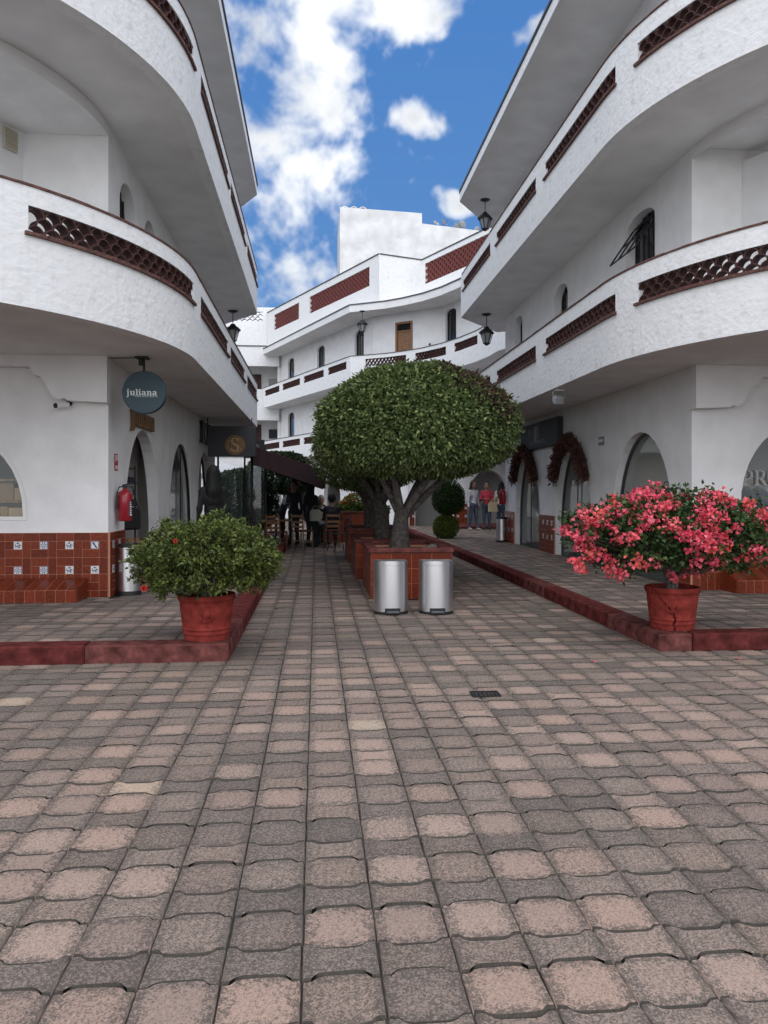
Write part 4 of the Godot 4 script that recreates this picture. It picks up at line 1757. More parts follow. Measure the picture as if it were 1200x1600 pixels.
func planter(at: Vector3, w: float, d: float, h: float, label: String) -> Node3D:
	# tiled box with a raised tile rim, earth inside
	var t := thing("tiled_planter", label, "planter", at, 0.0, "tiled planters down the middle of the alley")
	var m := MB.new()
	var e := 0.05
	for s in [[Vector3(0, (h - 0.07) / 2, d / 2 - 0.06), Vector3(w - 0.02, h - 0.07, 0.1)], [Vector3(0, (h - 0.07) / 2, -d / 2 + 0.06), Vector3(w - 0.02, h - 0.07, 0.1)], [Vector3(w / 2 - 0.06, (h - 0.07) / 2, 0), Vector3(0.1, h - 0.07, d - 0.22)], [Vector3(-w / 2 + 0.06, (h - 0.07) / 2, 0), Vector3(0.1, h - 0.07, d - 0.22)]]:
		m.box(s[0], s[1])
	part("core", m, M.grout, t)
	var cache := {}
	var nw := int(round(w / 0.29))
	var nd := int(round(d / 0.29))
	var nh := 3
	var th := (h - 0.075) / nh
	for k in 4:
		var N: Vector3 = [Vector3(0, 0, 1), Vector3(-1, 0, 0), Vector3(0, 0, -1), Vector3(1, 0, 0)][k]
		var U: Vector3 = Vector3.UP.cross(N)
		var L := w if k % 2 == 0 else d
		var D := d if k % 2 == 0 else w
		var cnt := nw if k % 2 == 0 else nd
		L -= 0.02
		for i in cnt:
			for j in nh:
				tile_box(t, N * (D / 2 - 0.01) - U * L / 2, U, Vector3.UP, N, i * L / cnt, j * th, L / cnt, th, M.tile[rng.randi() % 3], cache)
	for k in 4:
		var r := MB.new()
		if k % 2 == 0:
			r.bbox(Vector3(0, h - 0.035, (d / 2 - e) * (1 if k == 0 else -1)), Vector3(w + 0.03, 0.068, 0.15), 0.014)
		else:
			r.bbox(Vector3((w / 2 - e) * (1 if k == 1 else -1), h - 0.035, 0), Vector3(0.15, 0.066, d - 0.255), 0.014)
		part("rim", r, M.kerb2, t)
	m = MB.new()
	m.box(Vector3(0, h - 0.14, 0), Vector3(w - 0.2, 0.06, d - 0.2))
	part("soil", m, M.soil, t)
	return t


func stone(at: Vector3, s: Vector3, label: String) -> void:
	var m := MB.new()
	var nz := FastNoiseLite.new()
	nz.seed = int(at.x * 1000)
	nz.frequency = 0.9
	var R := 9
	var C := 12
	var g := []
	for i in R + 1:
		var row := []
		for k in C:
			var a := PI * i / R
			var b := TAU * k / C
			var d := Vector3(sin(a) * cos(b), cos(a), sin(a) * sin(b))
			row.append(d * s * (1.0 + 0.3 * nz.get_noise_3dv(d)))
		g.append(row)
	for i in R:
		for k in C:
			var j := (k + 1) % C
			m.quadn(g[i][k], g[i][j], g[i + 1][j], g[i + 1][k], g[i][k].normalized(), g[i][j].normalized(), g[i + 1][j].normalized(), g[i + 1][k].normalized())
	var o := part("stone", m, tri_map(std(0.20, 0.185, 0.16, 0.95), 3.0, noise_tex(0.03, 141, 256, 0.5, 1.0, 4)), self, Transform3D(Basis(), at))
	tag(o, label, "stone", "stones in the planter")


func chair(at: Vector3, turn: float, label: String, wood: Material, seat: Material) -> Node3D:
	# ladder-back dining chair facing +z
	var t := thing("dining_chair", label, "chair", at, turn, "wooden dining chairs")
	for s in [-1.0, 1.0]:
		var m := MB.new()
		m.tube([Vector3(s * 0.19, 0, 0.19), Vector3(s * 0.19, 0.45, 0.19)], [0.017, 0.019], 7)
		part("leg", m, wood, t)
		m = MB.new()
		m.tube([Vector3(s * 0.18, 0, -0.20), Vector3(s * 0.18, 0.45, -0.19), Vector3(s * 0.18, 0.92, -0.25)], [0.017, 0.019, 0.016], 7)
		part("leg", m, wood, t)
		m = MB.new()
		m.tube([Vector3(s * 0.185, 0.2, 0.19), Vector3(s * 0.18, 0.2, -0.19)], [0.011, 0.011], 6)
		part("stretcher", m, wood, t)
	for y in [0.58, 0.70, 0.86]:
		var m := MB.new()
		m.bbox(Vector3(0, y, -0.19 - (y - 0.45) * 0.13), Vector3(0.36, 0.06, 0.016), 0.004)
		part("slat", m, wood, t)
	var m2 := MB.new()
	m2.tube([Vector3(-0.19, 0.15, 0.19), Vector3(0.19, 0.15, 0.19)], [0.011, 0.011], 6)
	part("stretcher", m2, wood, t)
	m2 = MB.new()
	m2.bbox(Vector3(0, 0.465, 0), Vector3(0.43, 0.04, 0.42), 0.014)
	part("seat", m2, seat, t)
	return t


func garland(o: Vector3, c: float, w: float, label: String) -> void:
	# dried flowers and leaves bound along the top of an arch of the right wall
	var t := thing("dried_garland", label, "garland", Vector3(5.12, 2.2, -10.1 - c), 0.0, "dried flower garlands")
	var q := arch(0.0, w + 0.12, 1.55, 0.62, 2.50, 2.1)
	var stem := MB.new()
	var path := []
	for p in q:
		if p.y > 1.58:
			path.append(Vector3(-0.06, p.y - 2.2, -p.x))
	var rad := []
	for p in path:
		rad.append(0.07)
	stem.tube(path, rad, 8)
	part("stem", stem, std(0.05, 0.03, 0.022, 0.9), t)
	var m := MB.new()
	m.use_col = true
	var r := RandomNumberGenerator.new()
	r.seed = int(c * 100)
	for i in 2600:
		var f := r.randf() * (path.size() - 1.001)
		var k := int(f)
		var p: Vector3 = path[k].lerp(path[k + 1], f - k)
		var d := Vector3(r.randfn(), r.randfn(), r.randfn()).normalized()
		d.x = -absf(d.x)
		var base := p + d * r.randf_range(0.05, 0.17)
		var a := d.cross(Vector3(r.randfn(), r.randfn(), r.randfn())).normalized() * r.randf_range(0.016, 0.036)
		var tip := base + d * r.randf_range(0.04, 0.09) + a * 0.6
		var v := r.randf()
		m.cur = Color(0.10, 0.035, 0.028).lerp(Color(0.055, 0.034, 0.024), v) if r.randf() < 0.8 else Color(0.19, 0.085, 0.06)
		m.tri(base - a, base + a, tip)
	part("dried_flowers", m, M.cloth, t)


const NTH := ["first", "second", "third", "fourth", "fifth", "sixth", "seventh", "eighth", "ninth", "tenth", "eleventh", "twelfth", "thirteenth", "fourteenth", "fifteenth", "sixteenth"]


func rail_of_clothes(at: Vector3, turn: float, n: int, label: String, sd: int) -> void:
	var t := thing("clothes_rail", label, "clothes rail", at, turn, "clothes rails in the shop")
	var m := MB.new()
	var hw := 0.8
	m.tube([Vector3(-hw, 1.5, 0), Vector3(hw, 1.5, 0)], [0.014, 0.014], 6)
	for s in [-1, 1]:
		m.tube([Vector3(s * hw, 0, 0), Vector3(s * hw, 1.5, 0)], [0.014, 0.014], 6)
		m.tube([Vector3(s * hw, 0.02, -0.25), Vector3(s * hw, 0.02, 0.25)], [0.014, 0.014], 6)
	part("frame", m, M.pale_wood, t)
	var r := RandomNumberGenerator.new()
	r.seed = sd
	for i in n:
		var x := -hw + 0.1 + (2 * hw - 0.2) * i / (n - 1.0)
		var ci := r.randi() % 6
		var col: Color = [Color(0.09, 0.12, 0.17), Color(0.015, 0.025, 0.06), Color(0.30, 0.29, 0.26), Color(0.14, 0.14, 0.13), Color(0.45, 0.44, 0.41), Color(0.02, 0.03, 0.08)][ci]
		var g := thing("hanging_garment", ["faded denim jacket", "black-navy coat", "oatmeal cardigan", "charcoal top", "off-white shirt", "navy dress"][ci] + ", " + NTH[i] + " along the " + label, "garment", t.transform * Vector3(x, 0, 0), turn + PI / 2 + r.randf_range(-0.35, 0.35), "clothes on the shop rails")
		var len := r.randf_range(0.8, 1.05)
		var mm := MB.new()
		mm.use_col = true
		mm.cur = col
		# shoulders, body with folds, open hem
		var lv := [[0.0, 0.22, 0.05], [0.05, 0.23, 0.06], [len * 0.4, 0.21, 0.06], [len, 0.25, 0.075]]
		var N := 20
		var rows := []
		var top := []
		for l in lv:
			var row := []
			for k in N:
				var a := TAU * k / N
				var fold: float = 1.0 + 0.18 * sin(a * 7.0 + i) * (l[0] / len)
				row.append(Vector3(cos(a) * l[1], 1.40 - l[0] - (0.08 * absf(cos(a)) if l[0] < 0.06 else 0.0), sin(a) * l[2] * fold))
			rows.append(row)
		for a in 3:
			for k in N:
				var j := (k + 1) % N
				mm.quad(rows[a][k], rows[a][j], rows[a + 1][j], rows[a + 1][k])
		for k in N:
			mm.tri(Vector3(0, 1.42, 0), rows[0][k], rows[0][(k + 1) % N], Vector3.UP)
		part("cloth", mm, M.cloth, g)
		var hk := MB.new()
		hk.tube([Vector3(0, 1.41, 0), Vector3(0, 1.49, 0), Vector3(0.015, 1.518, 0)], [0.004, 0.004, 0.004], 5)
		part("hook", hk, M.iron, g)


func shelf_of_boxes() -> void:
	var t := thing("display_shelf", "open wooden shelf filled with cardboard boxes behind the corner shop window", "shelf", Vector3(-4.75, 0.15, -10.52))
	for y in [0.95, 1.22, 1.5]:
		var m := MB.new()
		m.bbox(Vector3(0, y, 0), Vector3(2.0, 0.03, 0.32), 0.004)
		part("shelf_board", m, M.pale_wood, t)
	for x in [-1.0, 0.0, 1.0]:
		var m := MB.new()
		m.box(Vector3(x, 0.78, -0.01), Vector3(0.03, 1.5, 0.30))
		part("upright", m, M.pale_wood, t)
	var r := RandomNumberGenerator.new()
	r.seed = 5
	for y in [0.967, 1.237]:
		var x := -0.94
		var cnt := 0
		while x < 0.9:
			var w := r.randf_range(0.06, 0.2)
			var h := r.randf_range(0.12, 0.23)
			if absf(x + w / 2) > 0.04 + w / 2 or x > 0.02:
				var m := MB.new()
				m.bbox(Vector3(0, h / 2, 0), Vector3(w - 0.008, h, 0.2), 0.004)
				var c: float = r.randf_range(0.55, 1.3)
				var o := part("cardboard_box", m, std(0.33 * c, 0.24 * c, 0.15 * c, 0.85), self, Transform3D(Basis(), Vector3(-4.75 + x + w / 2, 0.15 + y, -10.47)))
				tag(o, "brown box, %s along the %s shelf behind the corner shop window" % [NTH[cnt], "lower" if y < 1 else "middle"], "box", "boxes on the display shelf")
				cnt += 1
			x += w


func furniture() -> void:
	pedal_bin(Vector3(0.92, 0.0, -9.42), "steel pedal bin before the first planter, on the café's side", 0.03)
	pedal_bin(Vector3(1.475, 0.0, -9.38), "steel pedal bin before the first planter, on the bougainvillea's side", -0.05)
	tall_bin(Vector3(-2.44, 0.152, -10.33), "slim steel cylinder bin at the tiled corner below the fire extinguisher")
	tall_bin(Vector3(4.93, 0.152, -20.15), "slim steel cylinder bin at the end of the dried-flower shop wall")
	# planters down the middle
	planter(Vector3(1.33, 0, -11.55), 1.16, 1.8, 0.71, "red-tiled planter standing behind the pedal bins")
	planter(Vector3(1.25, 0, -14.0), 1.16, 1.9, 0.69, "red-tiled planter, second up the alley from the pedal bins")
	planter(Vector3(1.25, 0, -17.1), 1.16, 1.9, 0.72, "red-tiled planter, third up the alley from the pedal bins")
	planter(Vector3(1.05, 0, -22.9), 2.2, 0.8, 0.92, "long red-tiled planter full of flowers beside the café tables")
	stone(Vector3(1.15, 0.635, -11.0), Vector3(0.13, 0.06, 0.09), "rounded pale stone at the foot of the nearest clipped tree")
	stone(Vector3(1.62, 0.64, -10.98), Vector3(0.16, 0.07, 0.1), "broad grey stone lying beside the nearest clipped tree's trunk")
	stone(Vector3(1.72, 0.64, -11.3), Vector3(0.10, 0.08, 0.08), "small upright stone in the corner of the nearest planter")
	# juliana sign
	var js := thing("round_shop_sign", "round dark teal sign reading juliana hanging under the balcony", "sign", Vector3(-2.19, 3.2, -9.95), 0.0)
	var m := MB.new()
	m.bbox(Vector3(0, -0.012, 0), Vector3(0.16, 0.02, 0.16), 0.004)
	m.bbox(Vector3(-0.02, -0.06, 0), Vector3(0.05, 0.09, 0.05), 0.006)
	part("bracket", m, M.black, js)
	m = MB.new()
	m.tube([Vector3(0.02, -0.02, 0), Vector3(0.02, -0.21, 0)], [0.014, 0.014], 8)
	part("rod", m, M.black, js)
	m = MB.new()
	m.lathe([Vector2(0, -0.05), Vector2(0.262, -0.05), Vector2(0.270, -0.042), Vector2(0.270, 0.042), Vector2(0.262, 0.05), Vector2(0, 0.05)], 64)
	part("disc", m, M.teal, js, Transform3D(Basis(Vector3.RIGHT, PI / 2), Vector3(0.03, -0.45, 0)))
	var pale := std(0.62, 0.68, 0.66, 0.5)
	lettering(js, "lettering", "juliana", 0.375, "Droid Serif", pale, Transform3D(Basis(), Vector3(0.005, -0.455, 0.052)), 0.006, true)
	m = MB.new()
	for k in 14:
		m.box(Vector3(-0.075 + k * 0.0205, -0.506, 0.052), Vector3(0.013 if k % 4 else 0.006, 0.007, 0.003))
	part("small_lettering", m, pale, js)
	m = MB.new()
	m.tube([Vector3(-2.66, 3.19, -10.02), Vector3(-2.2, 3.192, -9.95)], [0.006, 0.006], 5)
	tag(part("cable", m, M.black, self), "thin black cable along the soffit to the round teal sign", "cable")
	# wooden letters on the wall
	var wl := thing("wall_lettering", "brown wooden letters fixed to the wall behind the round teal sign", "sign", Vector3(-2.645, 2.60, -11.95), PI / 2)
	lettering(wl, "letters", "juliana", 1.45, "Droid Serif", M.sign_brown, Transform3D(Basis(), Vector3(0, 0, 0.03)), 0.05, true)
	# black wall sign further along
	var bw := thing("black_letter_sign", "bold black raised letters on the white wall above the third archway", "sign", Vector3(-2.645, 2.86, -18.5), PI / 2)
	lettering(bw, "letters", "IVAR", 1.5, "Droid Sans", M.black, Transform3D(Basis(), Vector3(0, 0, 0.04)), 0.08, true)
	# dark sign board on the right
	var sb := thing("sign_board", "dark grey shop board with a faded pale logo above the garlanded doorways", "sign", Vector3(5.12, 2.78, -17.05), -PI / 2)
	m = MB.new()
	m.bbox(Vector3(0, 0, 0.06), Vector3(2.9, 0.58, 0.12), 0.008)
	part("board", m, std(0.04, 0.046, 0.05, 0.8), sb)
	var faint := std(0.15, 0.16, 0.165, 0.6)
	for e in [[-0.25, 0.06, 0.05, 0.3], [-0.12, 0.04, 0.1, 0.36], [0.04, 0.08, 0.05, 0.3], [-0.7, 0.1, 0.03, 0.14], [-0.55, 0.1, 0.03, 0.12]]:
		m = MB.new()
		m.box(Vector3(e[0], e[1], 0.122), Vector3(e[2], e[3], 0.006))
		part("logo_stroke", m, faint, sb)
	m = MB.new()
	for k in 11:
		var x := -0.62 + k * 0.115
		m.box(Vector3(x, -0.155, 0.122), Vector3(0.018, 0.085, 0.006))
		m.box(Vector3(x + 0.03, -0.155 + (0.03 if k % 2 else -0.03), 0.122), Vector3(0.05, 0.016, 0.006))
	part("faded_lettering", m, faint, sb)
	var nb := thing("number_plate", "small white and grey plate on the wall beside the big arched window", "sign", Vector3(5.12, 2.41, -13.42), -PI / 2)
	m = MB.new()
	m.bbox(Vector3(0, 0, 0.01), Vector3(0.24, 0.15, 0.018), 0.003)
	part("plate", m, std(0.16, 0.16, 0.16, 0.5), nb)
	m = MB.new()
	m.box(Vector3(0, 0.005, 0.021), Vector3(0.2, 0.05, 0.004))
	part("print", m, M.white_paint, nb)
	# fire point
	var fs := thing("fire_sign", "small red and white fire extinguisher sign on the corner wall", "sign", Vector3(-2.65, 1.89, -10.47), PI / 2)
	m = MB.new()
	m.box(Vector3(0, 0, 0.004), Vector3(0.17, 0.22, 0.008))
	part("plate", m, std(0.35, 0.03, 0.03, 0.5), fs)
	m = MB.new()
	m.box(Vector3(0.03, 0.06, 0.011), Vector3(0.08, 0.07, 0.004))
	m.box(Vector3(0.0, -0.07, 0.011), Vector3(0.12, 0.05, 0.004))
	m.box(Vector3(-0.045, 0.05, 0.011), Vector3(0.03, 0.09, 0.004))
	part("print", m, std(0.6, 0.55, 0.5, 0.5), fs)
	for e in [[Vector3(-2.52, 1.11, -10.42), "dark red fire extinguisher hanging by the shop door of the tiled corner"], [Vector3(5.0, 1.15, -20.33), "red fire extinguisher on the far end of the dried-flower shop wall"]]:
		var x := thing("fire_extinguisher", e[1], "fire extinguisher", e[0], 0.5, "fire extinguishers")
		m = MB.new()
		m.lathe([Vector2(0, 0), Vector2(0.075, 0.0), Vector2(0.09, 0.012), Vector2(0.092, 0.33), Vector2(0.08, 0.375), Vector2(0.045, 0.405), Vector2(0.03, 0.41), Vector2(0.03, 0.43), Vector2(0, 0.43)], 24, Vector3.ZERO, true)
		part("cylinder", m, M.red_gloss, x)
		m = MB.new()
		m.lathe([Vector2(0.0, 0.43), Vector2(0.026, 0.43), Vector2(0.026, 0.47), Vector2(0, 0.475)], 12)
		m.bbox(Vector3(0.03, 0.485, 0), Vector3(0.13, 0.018, 0.022), 0.004, Basis(Vector3.BACK, 0.2))
		m.bbox(Vector3(0.03, 0.455, 0), Vector3(0.12, 0.014, 0.02), 0.004)
		part("valve", m, M.black, x)
		m = MB.new()
		m.tube([Vector3(-0.02, 0.455, 0), Vector3(-0.08, 0.45, 0.02), Vector3(-0.108, 0.38, 0.03), Vector3(-0.106, 0.15, 0.03)], [0.01, 0.01, 0.01, 0.014], 7)
		part("hose", m, M.black, x)
		m = MB.new()
		for k in 9:
			var a0 := 0.1 + k * 0.15
			var a1 := a0 + 0.15
			m.quad(Vector3(sin(a0) * 0.0935, 0.06, cos(a0) * 0.0935), Vector3(sin(a1) * 0.0935, 0.06, cos(a1) * 0.0935), Vector3(sin(a1) * 0.0935, 0.27, cos(a1) * 0.0935), Vector3(sin(a0) * 0.0935, 0.27, cos(a0) * 0.0935), Vector3(sin(a0), 0, cos(a0)))
		part("label_band", m, std(0.12, 0.02, 0.03, 0.5), x)
		m = MB.new()
		for k in 7:
			var a0 := 0.45
			var y := 0.075 + k * 0.027
			var wd := [0.5, 0.3, 0.42, 0.25, 0.4, 0.3, 0.2][k] as float
			for h in 4:
				var b0 := a0 + wd * h / 4
				var b1 := a0 + wd * (h + 1) / 4
				m.quad(Vector3(sin(b0) * 0.0955, y, cos(b0) * 0.0955), Vector3(sin(b1) * 0.0955, y, cos(b1) * 0.0955), Vector3(sin(b1) * 0.0955, y + 0.014, cos(b1) * 0.0955), Vector3(sin(b0) * 0.0955, y + 0.014, cos(b0) * 0.0955), Vector3(sin(b0), 0, cos(b0)))
		part("print", m, M.white_paint, x)
		m = MB.new()
		m.box(Vector3(-0.06, 0.36, -0.06), Vector3(0.03, 0.05, 0.14))
		part("hook", m, M.black, x, Transform3D(Basis(Vector3.UP, -0.9), Vector3(-0.02, 0, 0.0)))
	# security camera
	var cc := thing("security_camera", "small white and black bullet camera on the corner shop's front wall", "camera", Vector3(-3.17, 2.58, -10.0))
	m = MB.new()
	m.lathe([Vector2(0, 0), Vector2(0.04, 0), Vector2(0.04, 0.02), Vector2(0, 0.02)], 14)
	part("mount", m, M.white_paint, cc, Transform3D(Basis(Vector3.RIGHT, -PI / 2), Vector3(0.04, 0.05, -0.1)))
	m = MB.new()
	m.tube([Vector3(0.04, 0.05, -0.09), Vector3(0.03, 0.03, -0.02), Vector3(0, 0.01, 0.02)], [0.012, 0.012, 0.012], 7)
	part("arm", m, M.white_paint, cc)
	m = MB.new()
	m.tube([Vector3(0.05, 0.012, -0.01), Vector3(-0.06, -0.008, 0.10)], [0.036, 0.036], 14)
	part("housing", m, M.white_paint, cc)
	m = MB.new()
	m.tube([Vector3(-0.06, -0.008, 0.10), Vector3(-0.075, -0.011, 0.115)], [0.034, 0.030], 14)
	part("lens", m, M.black, cc)
	# small ceiling lamp on the right
	var sl := thing("ceiling_spotlight", "small white square spotlight on the soffit above the sign board", "spotlight", Vector3(4.03, 3.2, -12.5))
	m = MB.new()
	m.bbox(Vector3(0, -0.015, 0), Vector3(0.16, 0.03, 0.16), 0.005)
	part("plate", m, M.white_paint, sl)
	m = MB.new()
	for s in [-1, 1]:
		m.tube([Vector3(s * 0.1, -0.02, 0), Vector3(s * 0.1, -0.2, 0)], [0.008, 0.008], 5)
	m.tube([Vector3(-0.1, -0.03, 0), Vector3(0.1, -0.03, 0)], [0.008, 0.008], 5)
	part("bracket", m, M.lamp_glass, sl)
	m = MB.new()
	m.bbox(Vector3(0, -0.17, 0), Vector3(0.17, 0.14, 0.12), 0.02, Basis(Vector3.RIGHT, 0.5))
	part("head", m, M.lamp_glass, sl)
	garland(Vector3.ZERO, 4.90, 2.2, "dried red-brown flower garland over the open doorway with hanging clothes")
	garland(Vector3.ZERO, 8.25, 2.2, "dried red-brown flower garland over the arch nearest the end of the wall")
	# the shop on the right
	rail_of_clothes(Vector3(6.55, 0.157, -10.62), 0.0, 9, "rail behind the lettered corner window", 3)
	rail_of_clothes(Vector3(5.95, 0.157, -11.9), PI / 2, 7, "rail behind the big arched window", 4)
	rail_of_clothes(Vector3(5.95, 0.157, -15.1), PI / 2, 7, "rail inside the garlanded doorway", 8)
	var wt := thing("window_lettering", "white PROYECTO lettering on the corner shop window glass", "lettering", Vector3(6.66, 1.69, -10.19), 0.0)
	lettering(wt, "letters", "PROYECTO", 1.52, "Droid Serif", std(0.35, 0.35, 0.35, 0.6), Transform3D(Basis(), Vector3.ZERO), 0.004)
	shelf_of_boxes()
	# black bag rack in the first doorway on the left
	var rk := thing("display_rack", "black rack hung with caps and bags just inside the corner doorway", "rack", Vector3(-3.0, 0.157, -12.2), 0.4)
	m = MB.new()
	for s in [-0.22, 0.22]:
		m.tube([Vector3(s, 0, -0.1), Vector3(s, 1.75, -0.1)], [0.015, 0.015], 6)
	for y in [0.5, 0.9, 1.3, 1.7]:
		m.tube([Vector3(-0.22, y, -0.1), Vector3(0.22, y, -0.1)], [0.012, 0.012], 6)
	part("frame", m, M.black, rk)
	for k in 4:
		var hat := thing("cap", "dark cap on the black doorway rack, %s row, %s" % ["lower" if k < 2 else "upper", "by the crate side" if k % 2 else "by the door jamb side"], "cap", rk.transform * Vector3(-0.12 + 0.24 * (k % 2), 1.12 + 0.34 * (k / 2), -0.02), 0.4, "caps on the rack")
		m = MB.new()
		m.lathe([Vector2(0.11, 0.0), Vector2(0.105, 0.05), Vector2(0.07, 0.1), Vector2(0, 0.115)], 14, Vector3.ZERO, true)
		part("crown", m, std(0.02, 0.02, 0.03, 0.9), hat)
		m = MB.new()
		m.bbox(Vector3(0, 0.004, 0.13), Vector3(0.17, 0.012, 0.12), 0.004)
		part("visor", m, std(0.015, 0.015, 0.02, 0.9), hat)
	var bg := thing("shoulder_bag", "square black shoulder bag hanging on the doorway rack", "bag", rk.transform * Vector3(0.1, 0.92, 0.08), 0.9)
	m = MB.new()
	m.bbox(Vector3(0, 0, 0), Vector3(0.4, 0.34, 0.1), 0.03)
	part("body", m, M.black, bg)
	m = MB.new()
	m.tube([Vector3(-0.17, 0.16, 0), Vector3(-0.08, 0.5, -0.03), Vector3(0.08, 0.5, -0.03), Vector3(0.17, 0.16, 0)], [0.01, 0.01, 0.01, 0.01], 6)
	part("strap", m, M.black, bg)
	var ct := thing("wooden_crate", "tall slatted wooden crate under the black rack in the corner doorway", "crate", Vector3(-2.72, 0.157, -11.75), 0.35)
	for k in 4:
		m = MB.new()
		m.bbox(Vector3(-0.165 + k * 0.11, 0.33, 0.14), Vector3(0.085, 0.66, 0.016), 0.003)
		part("slat", m, M.wood, ct)
		m = MB.new()
		m.bbox(Vector3(0.20, 0.33, 0.1 - k * 0.07), Vector3(0.016, 0.66, 0.06), 0.003)
		part("slat", m, M.wood, ct)
	m = MB.new()
	m.box(Vector3(0, 0.05, 0), Vector3(0.38, 0.03, 0.26))
	m.box(Vector3(0, 0.6, 0), Vector3(0.38, 0.03, 0.26))
	part("shelf", m, M.wood, ct)
	cafe()


func cafe() -> void:
	# awning over the café tables
	var aw := thing("awning", "dark maroon retractable awning sloping out over the café tables", "awning", Vector3(-1.5, 0.0, -18.6))
	var m := MB.new()
	var A := Vector3(0, 2.58, 0)
	var B := Vector3(1.72, 2.0, 0)
	var zz := Vector3(0, 0, -5.6)
	var up := Vector3(0.32, 0.95, 0) * 0.012
	m.quad(A + up, B + up, B + up + zz, A + up + zz, Vector3.UP)
	m.quad(A - up, B - up, B - up + zz, A - up + zz, Vector3.DOWN)
	m.quad(A + up, B + up, B - up, A - up, Vector3.BACK)
	part("canopy", m, M.fabric_awning, aw)
	m = MB.new()
	for k in 14:
		var z0 := -5.6 * k / 14
		var z1 := -5.6 * (k + 1) / 14
		var zm := (z0 + z1) / 2
		m.quad(B + Vector3(0.02, 0.03, z0), B + Vector3(0.02, 0.03, zm), B + Vector3(0.02, -0.34, zm), B + Vector3(0.02, -0.31, z0), Vector3.RIGHT)
		m.quad(B + Vector3(0.02, 0.03, zm), B + Vector3(0.02, 0.03, z1), B + Vector3(0.02, -0.31, z1), B + Vector3(0.02, -0.34, zm), Vector3.RIGHT)
	part("valance", m, std(0.10, 0.018, 0.028, 0.9), aw)
	# curtains along both sloping sides
	for z in [0.0, -5.6]:
		m = MB.new()
		for k in 12:
			var p := A.lerp(B, k / 12.0) + Vector3(0, 0, z + 0.012 * (k % 2))
			var q := A.lerp(B, (k + 1) / 12.0) + Vector3(0, 0, z + 0.012 * ((k + 1) % 2))
			m.quad(p, q, q + Vector3(0, -0.44, 0), p + Vector3(0, -0.44, 0), Vector3.BACK)
		part("side_curtain", m, std(0.035, 0.016, 0.019, 0.9), aw)
	m = MB.new()
	m.tube([B + Vector3(0.0, -0.01, 0.02), B + Vector3(0.0, -0.01, -5.62)], [0.035, 0.035], 8)
	part("front_bar", m, std(0.2, 0.05, 0.06, 0.6), aw)
	for z in [-0.5, -5.0]:
		m = MB.new()
		m.tube([A + Vector3(0.02, -0.1, z), A + Vector3(0.85, -0.42, z - 0.35), B + Vector3(-0.05, -0.06, z)], [0.025, 0.025, 0.02], 7)
		part("arm", m, M.lamp_glass, aw)
	m = MB.new()
	m.bbox(A + Vector3(-0.06, 0.05, -2.8), Vector3(0.16, 0.2, 5.7), 0.03)
	part("cassette", m, M.black, aw)
	for z in [-0.3, -5.2]:
		m = MB.new()
		m.tube([Vector3(-0.06, 0.0, z), Vector3(-0.06, 2.55, z)], [0.035, 0.035], 8)
		part("post", m, M.black, aw)
	# round S sign; the black board is added for the dark bar area behind
	var sg := thing("round_letter_sign", "brown round sign with a gold S before a black panel added for the dark bar area", "sign", Vector3(-1.98, 3.2, -17.9), 0.05)
	m = MB.new()
	m.bbox(Vector3(0.05, -0.55, -0.04), Vector3(1.1, 0.7, 0.06), 0.01)
	part("board", m, std(0.01, 0.011, 0.016, 0.5), sg)
	m = MB.new()
	for s in [-0.5, 0.5]:
		m.tube([Vector3(s, 0.0, -0.04), Vector3(s, -0.2, -0.04)], [0.012, 0.012], 6)
	part("hanger", m, M.black, sg)
	m = MB.new()
	m.lathe([Vector2(0, 0), Vector2(0.225, 0.0), Vector2(0.23, 0.01), Vector2(0.23, 0.03), Vector2(0, 0.03)], 40)
	part("disc", m, M.sign_brown, sg, Transform3D(Basis(Vector3.RIGHT, PI / 2), Vector3(0.12, -0.63, -0.01)))
	lettering(sg, "letter", "S", 0.19, "Droid Serif", M.gold, Transform3D(Basis(), Vector3(0.12, -0.63, 0.03)), 0.012)
	m = MB.new()
	var path := []
	var rad := []
	for k in 25:
		var a := PI * 0.75 + TAU * 0.55 * k / 24
		path.append(Vector3(0.12 + cos(a) * 0.165, -0.63 + sin(a) * 0.165, 0.03))
		rad.append(0.007)
	m.tube(path, rad, 5)
	part("flourish", m, M.gold, sg)
	# black glazed screen that closes the café side
	var sc := thing("cafe_screen", "black-framed glass wind screen beside the café under the awning", "screen", Vector3(-1.9, 0.155, -20.75), 0.0)
	for x in [-0.7, 0.0, 0.55]:
		m = MB.new()
		m.box(Vector3(x, 1.3, 0), Vector3(0.05, 2.6, 0.05))
		part("post", m, M.black, sc)
	m = MB.new()
	m.box(Vector3(-0.075, 2.55, 0), Vector3(1.2, 0.35, 0.04))
	part("header", m, M.black, sc)
	for x in [-0.35, 0.275]:
		m = MB.new()
		m.box(Vector3(x, 1.2, 0), Vector3(0.6 if x < 0 else 0.45, 2.2, 0.012))
		part("pane", m, M.glass, sc)
	# white parasol further back
	var um := thing("white_parasol", "white square parasol open beyond the café screen", "parasol", Vector3(-3.1, 0.0, -26.0))
	m = MB.new()
	m.lathe([Vector2(1.25, 1.95), Vector2(1.26, 2.08), Vector2(0.6, 2.3), Vector2(0.0, 2.45)], 8)
	part("canopy", m, M.white_paint, um)
	m = MB.new()
	m.tube([Vector3(0, 0, 0), Vector3(0, 2.42, 0)], [0.03, 0.025], 8)
	part("pole", m, M.wood, um)
	m = MB.new()
	m.lathe([Vector2(0, 0.07), Vector2(0.28, 0.06), Vector2(0.3, 0.0)], 16)
	part("base", m, M.black, um)
	# tables and chairs
	var red := std(0.10, 0.02, 0.016, 0.7)
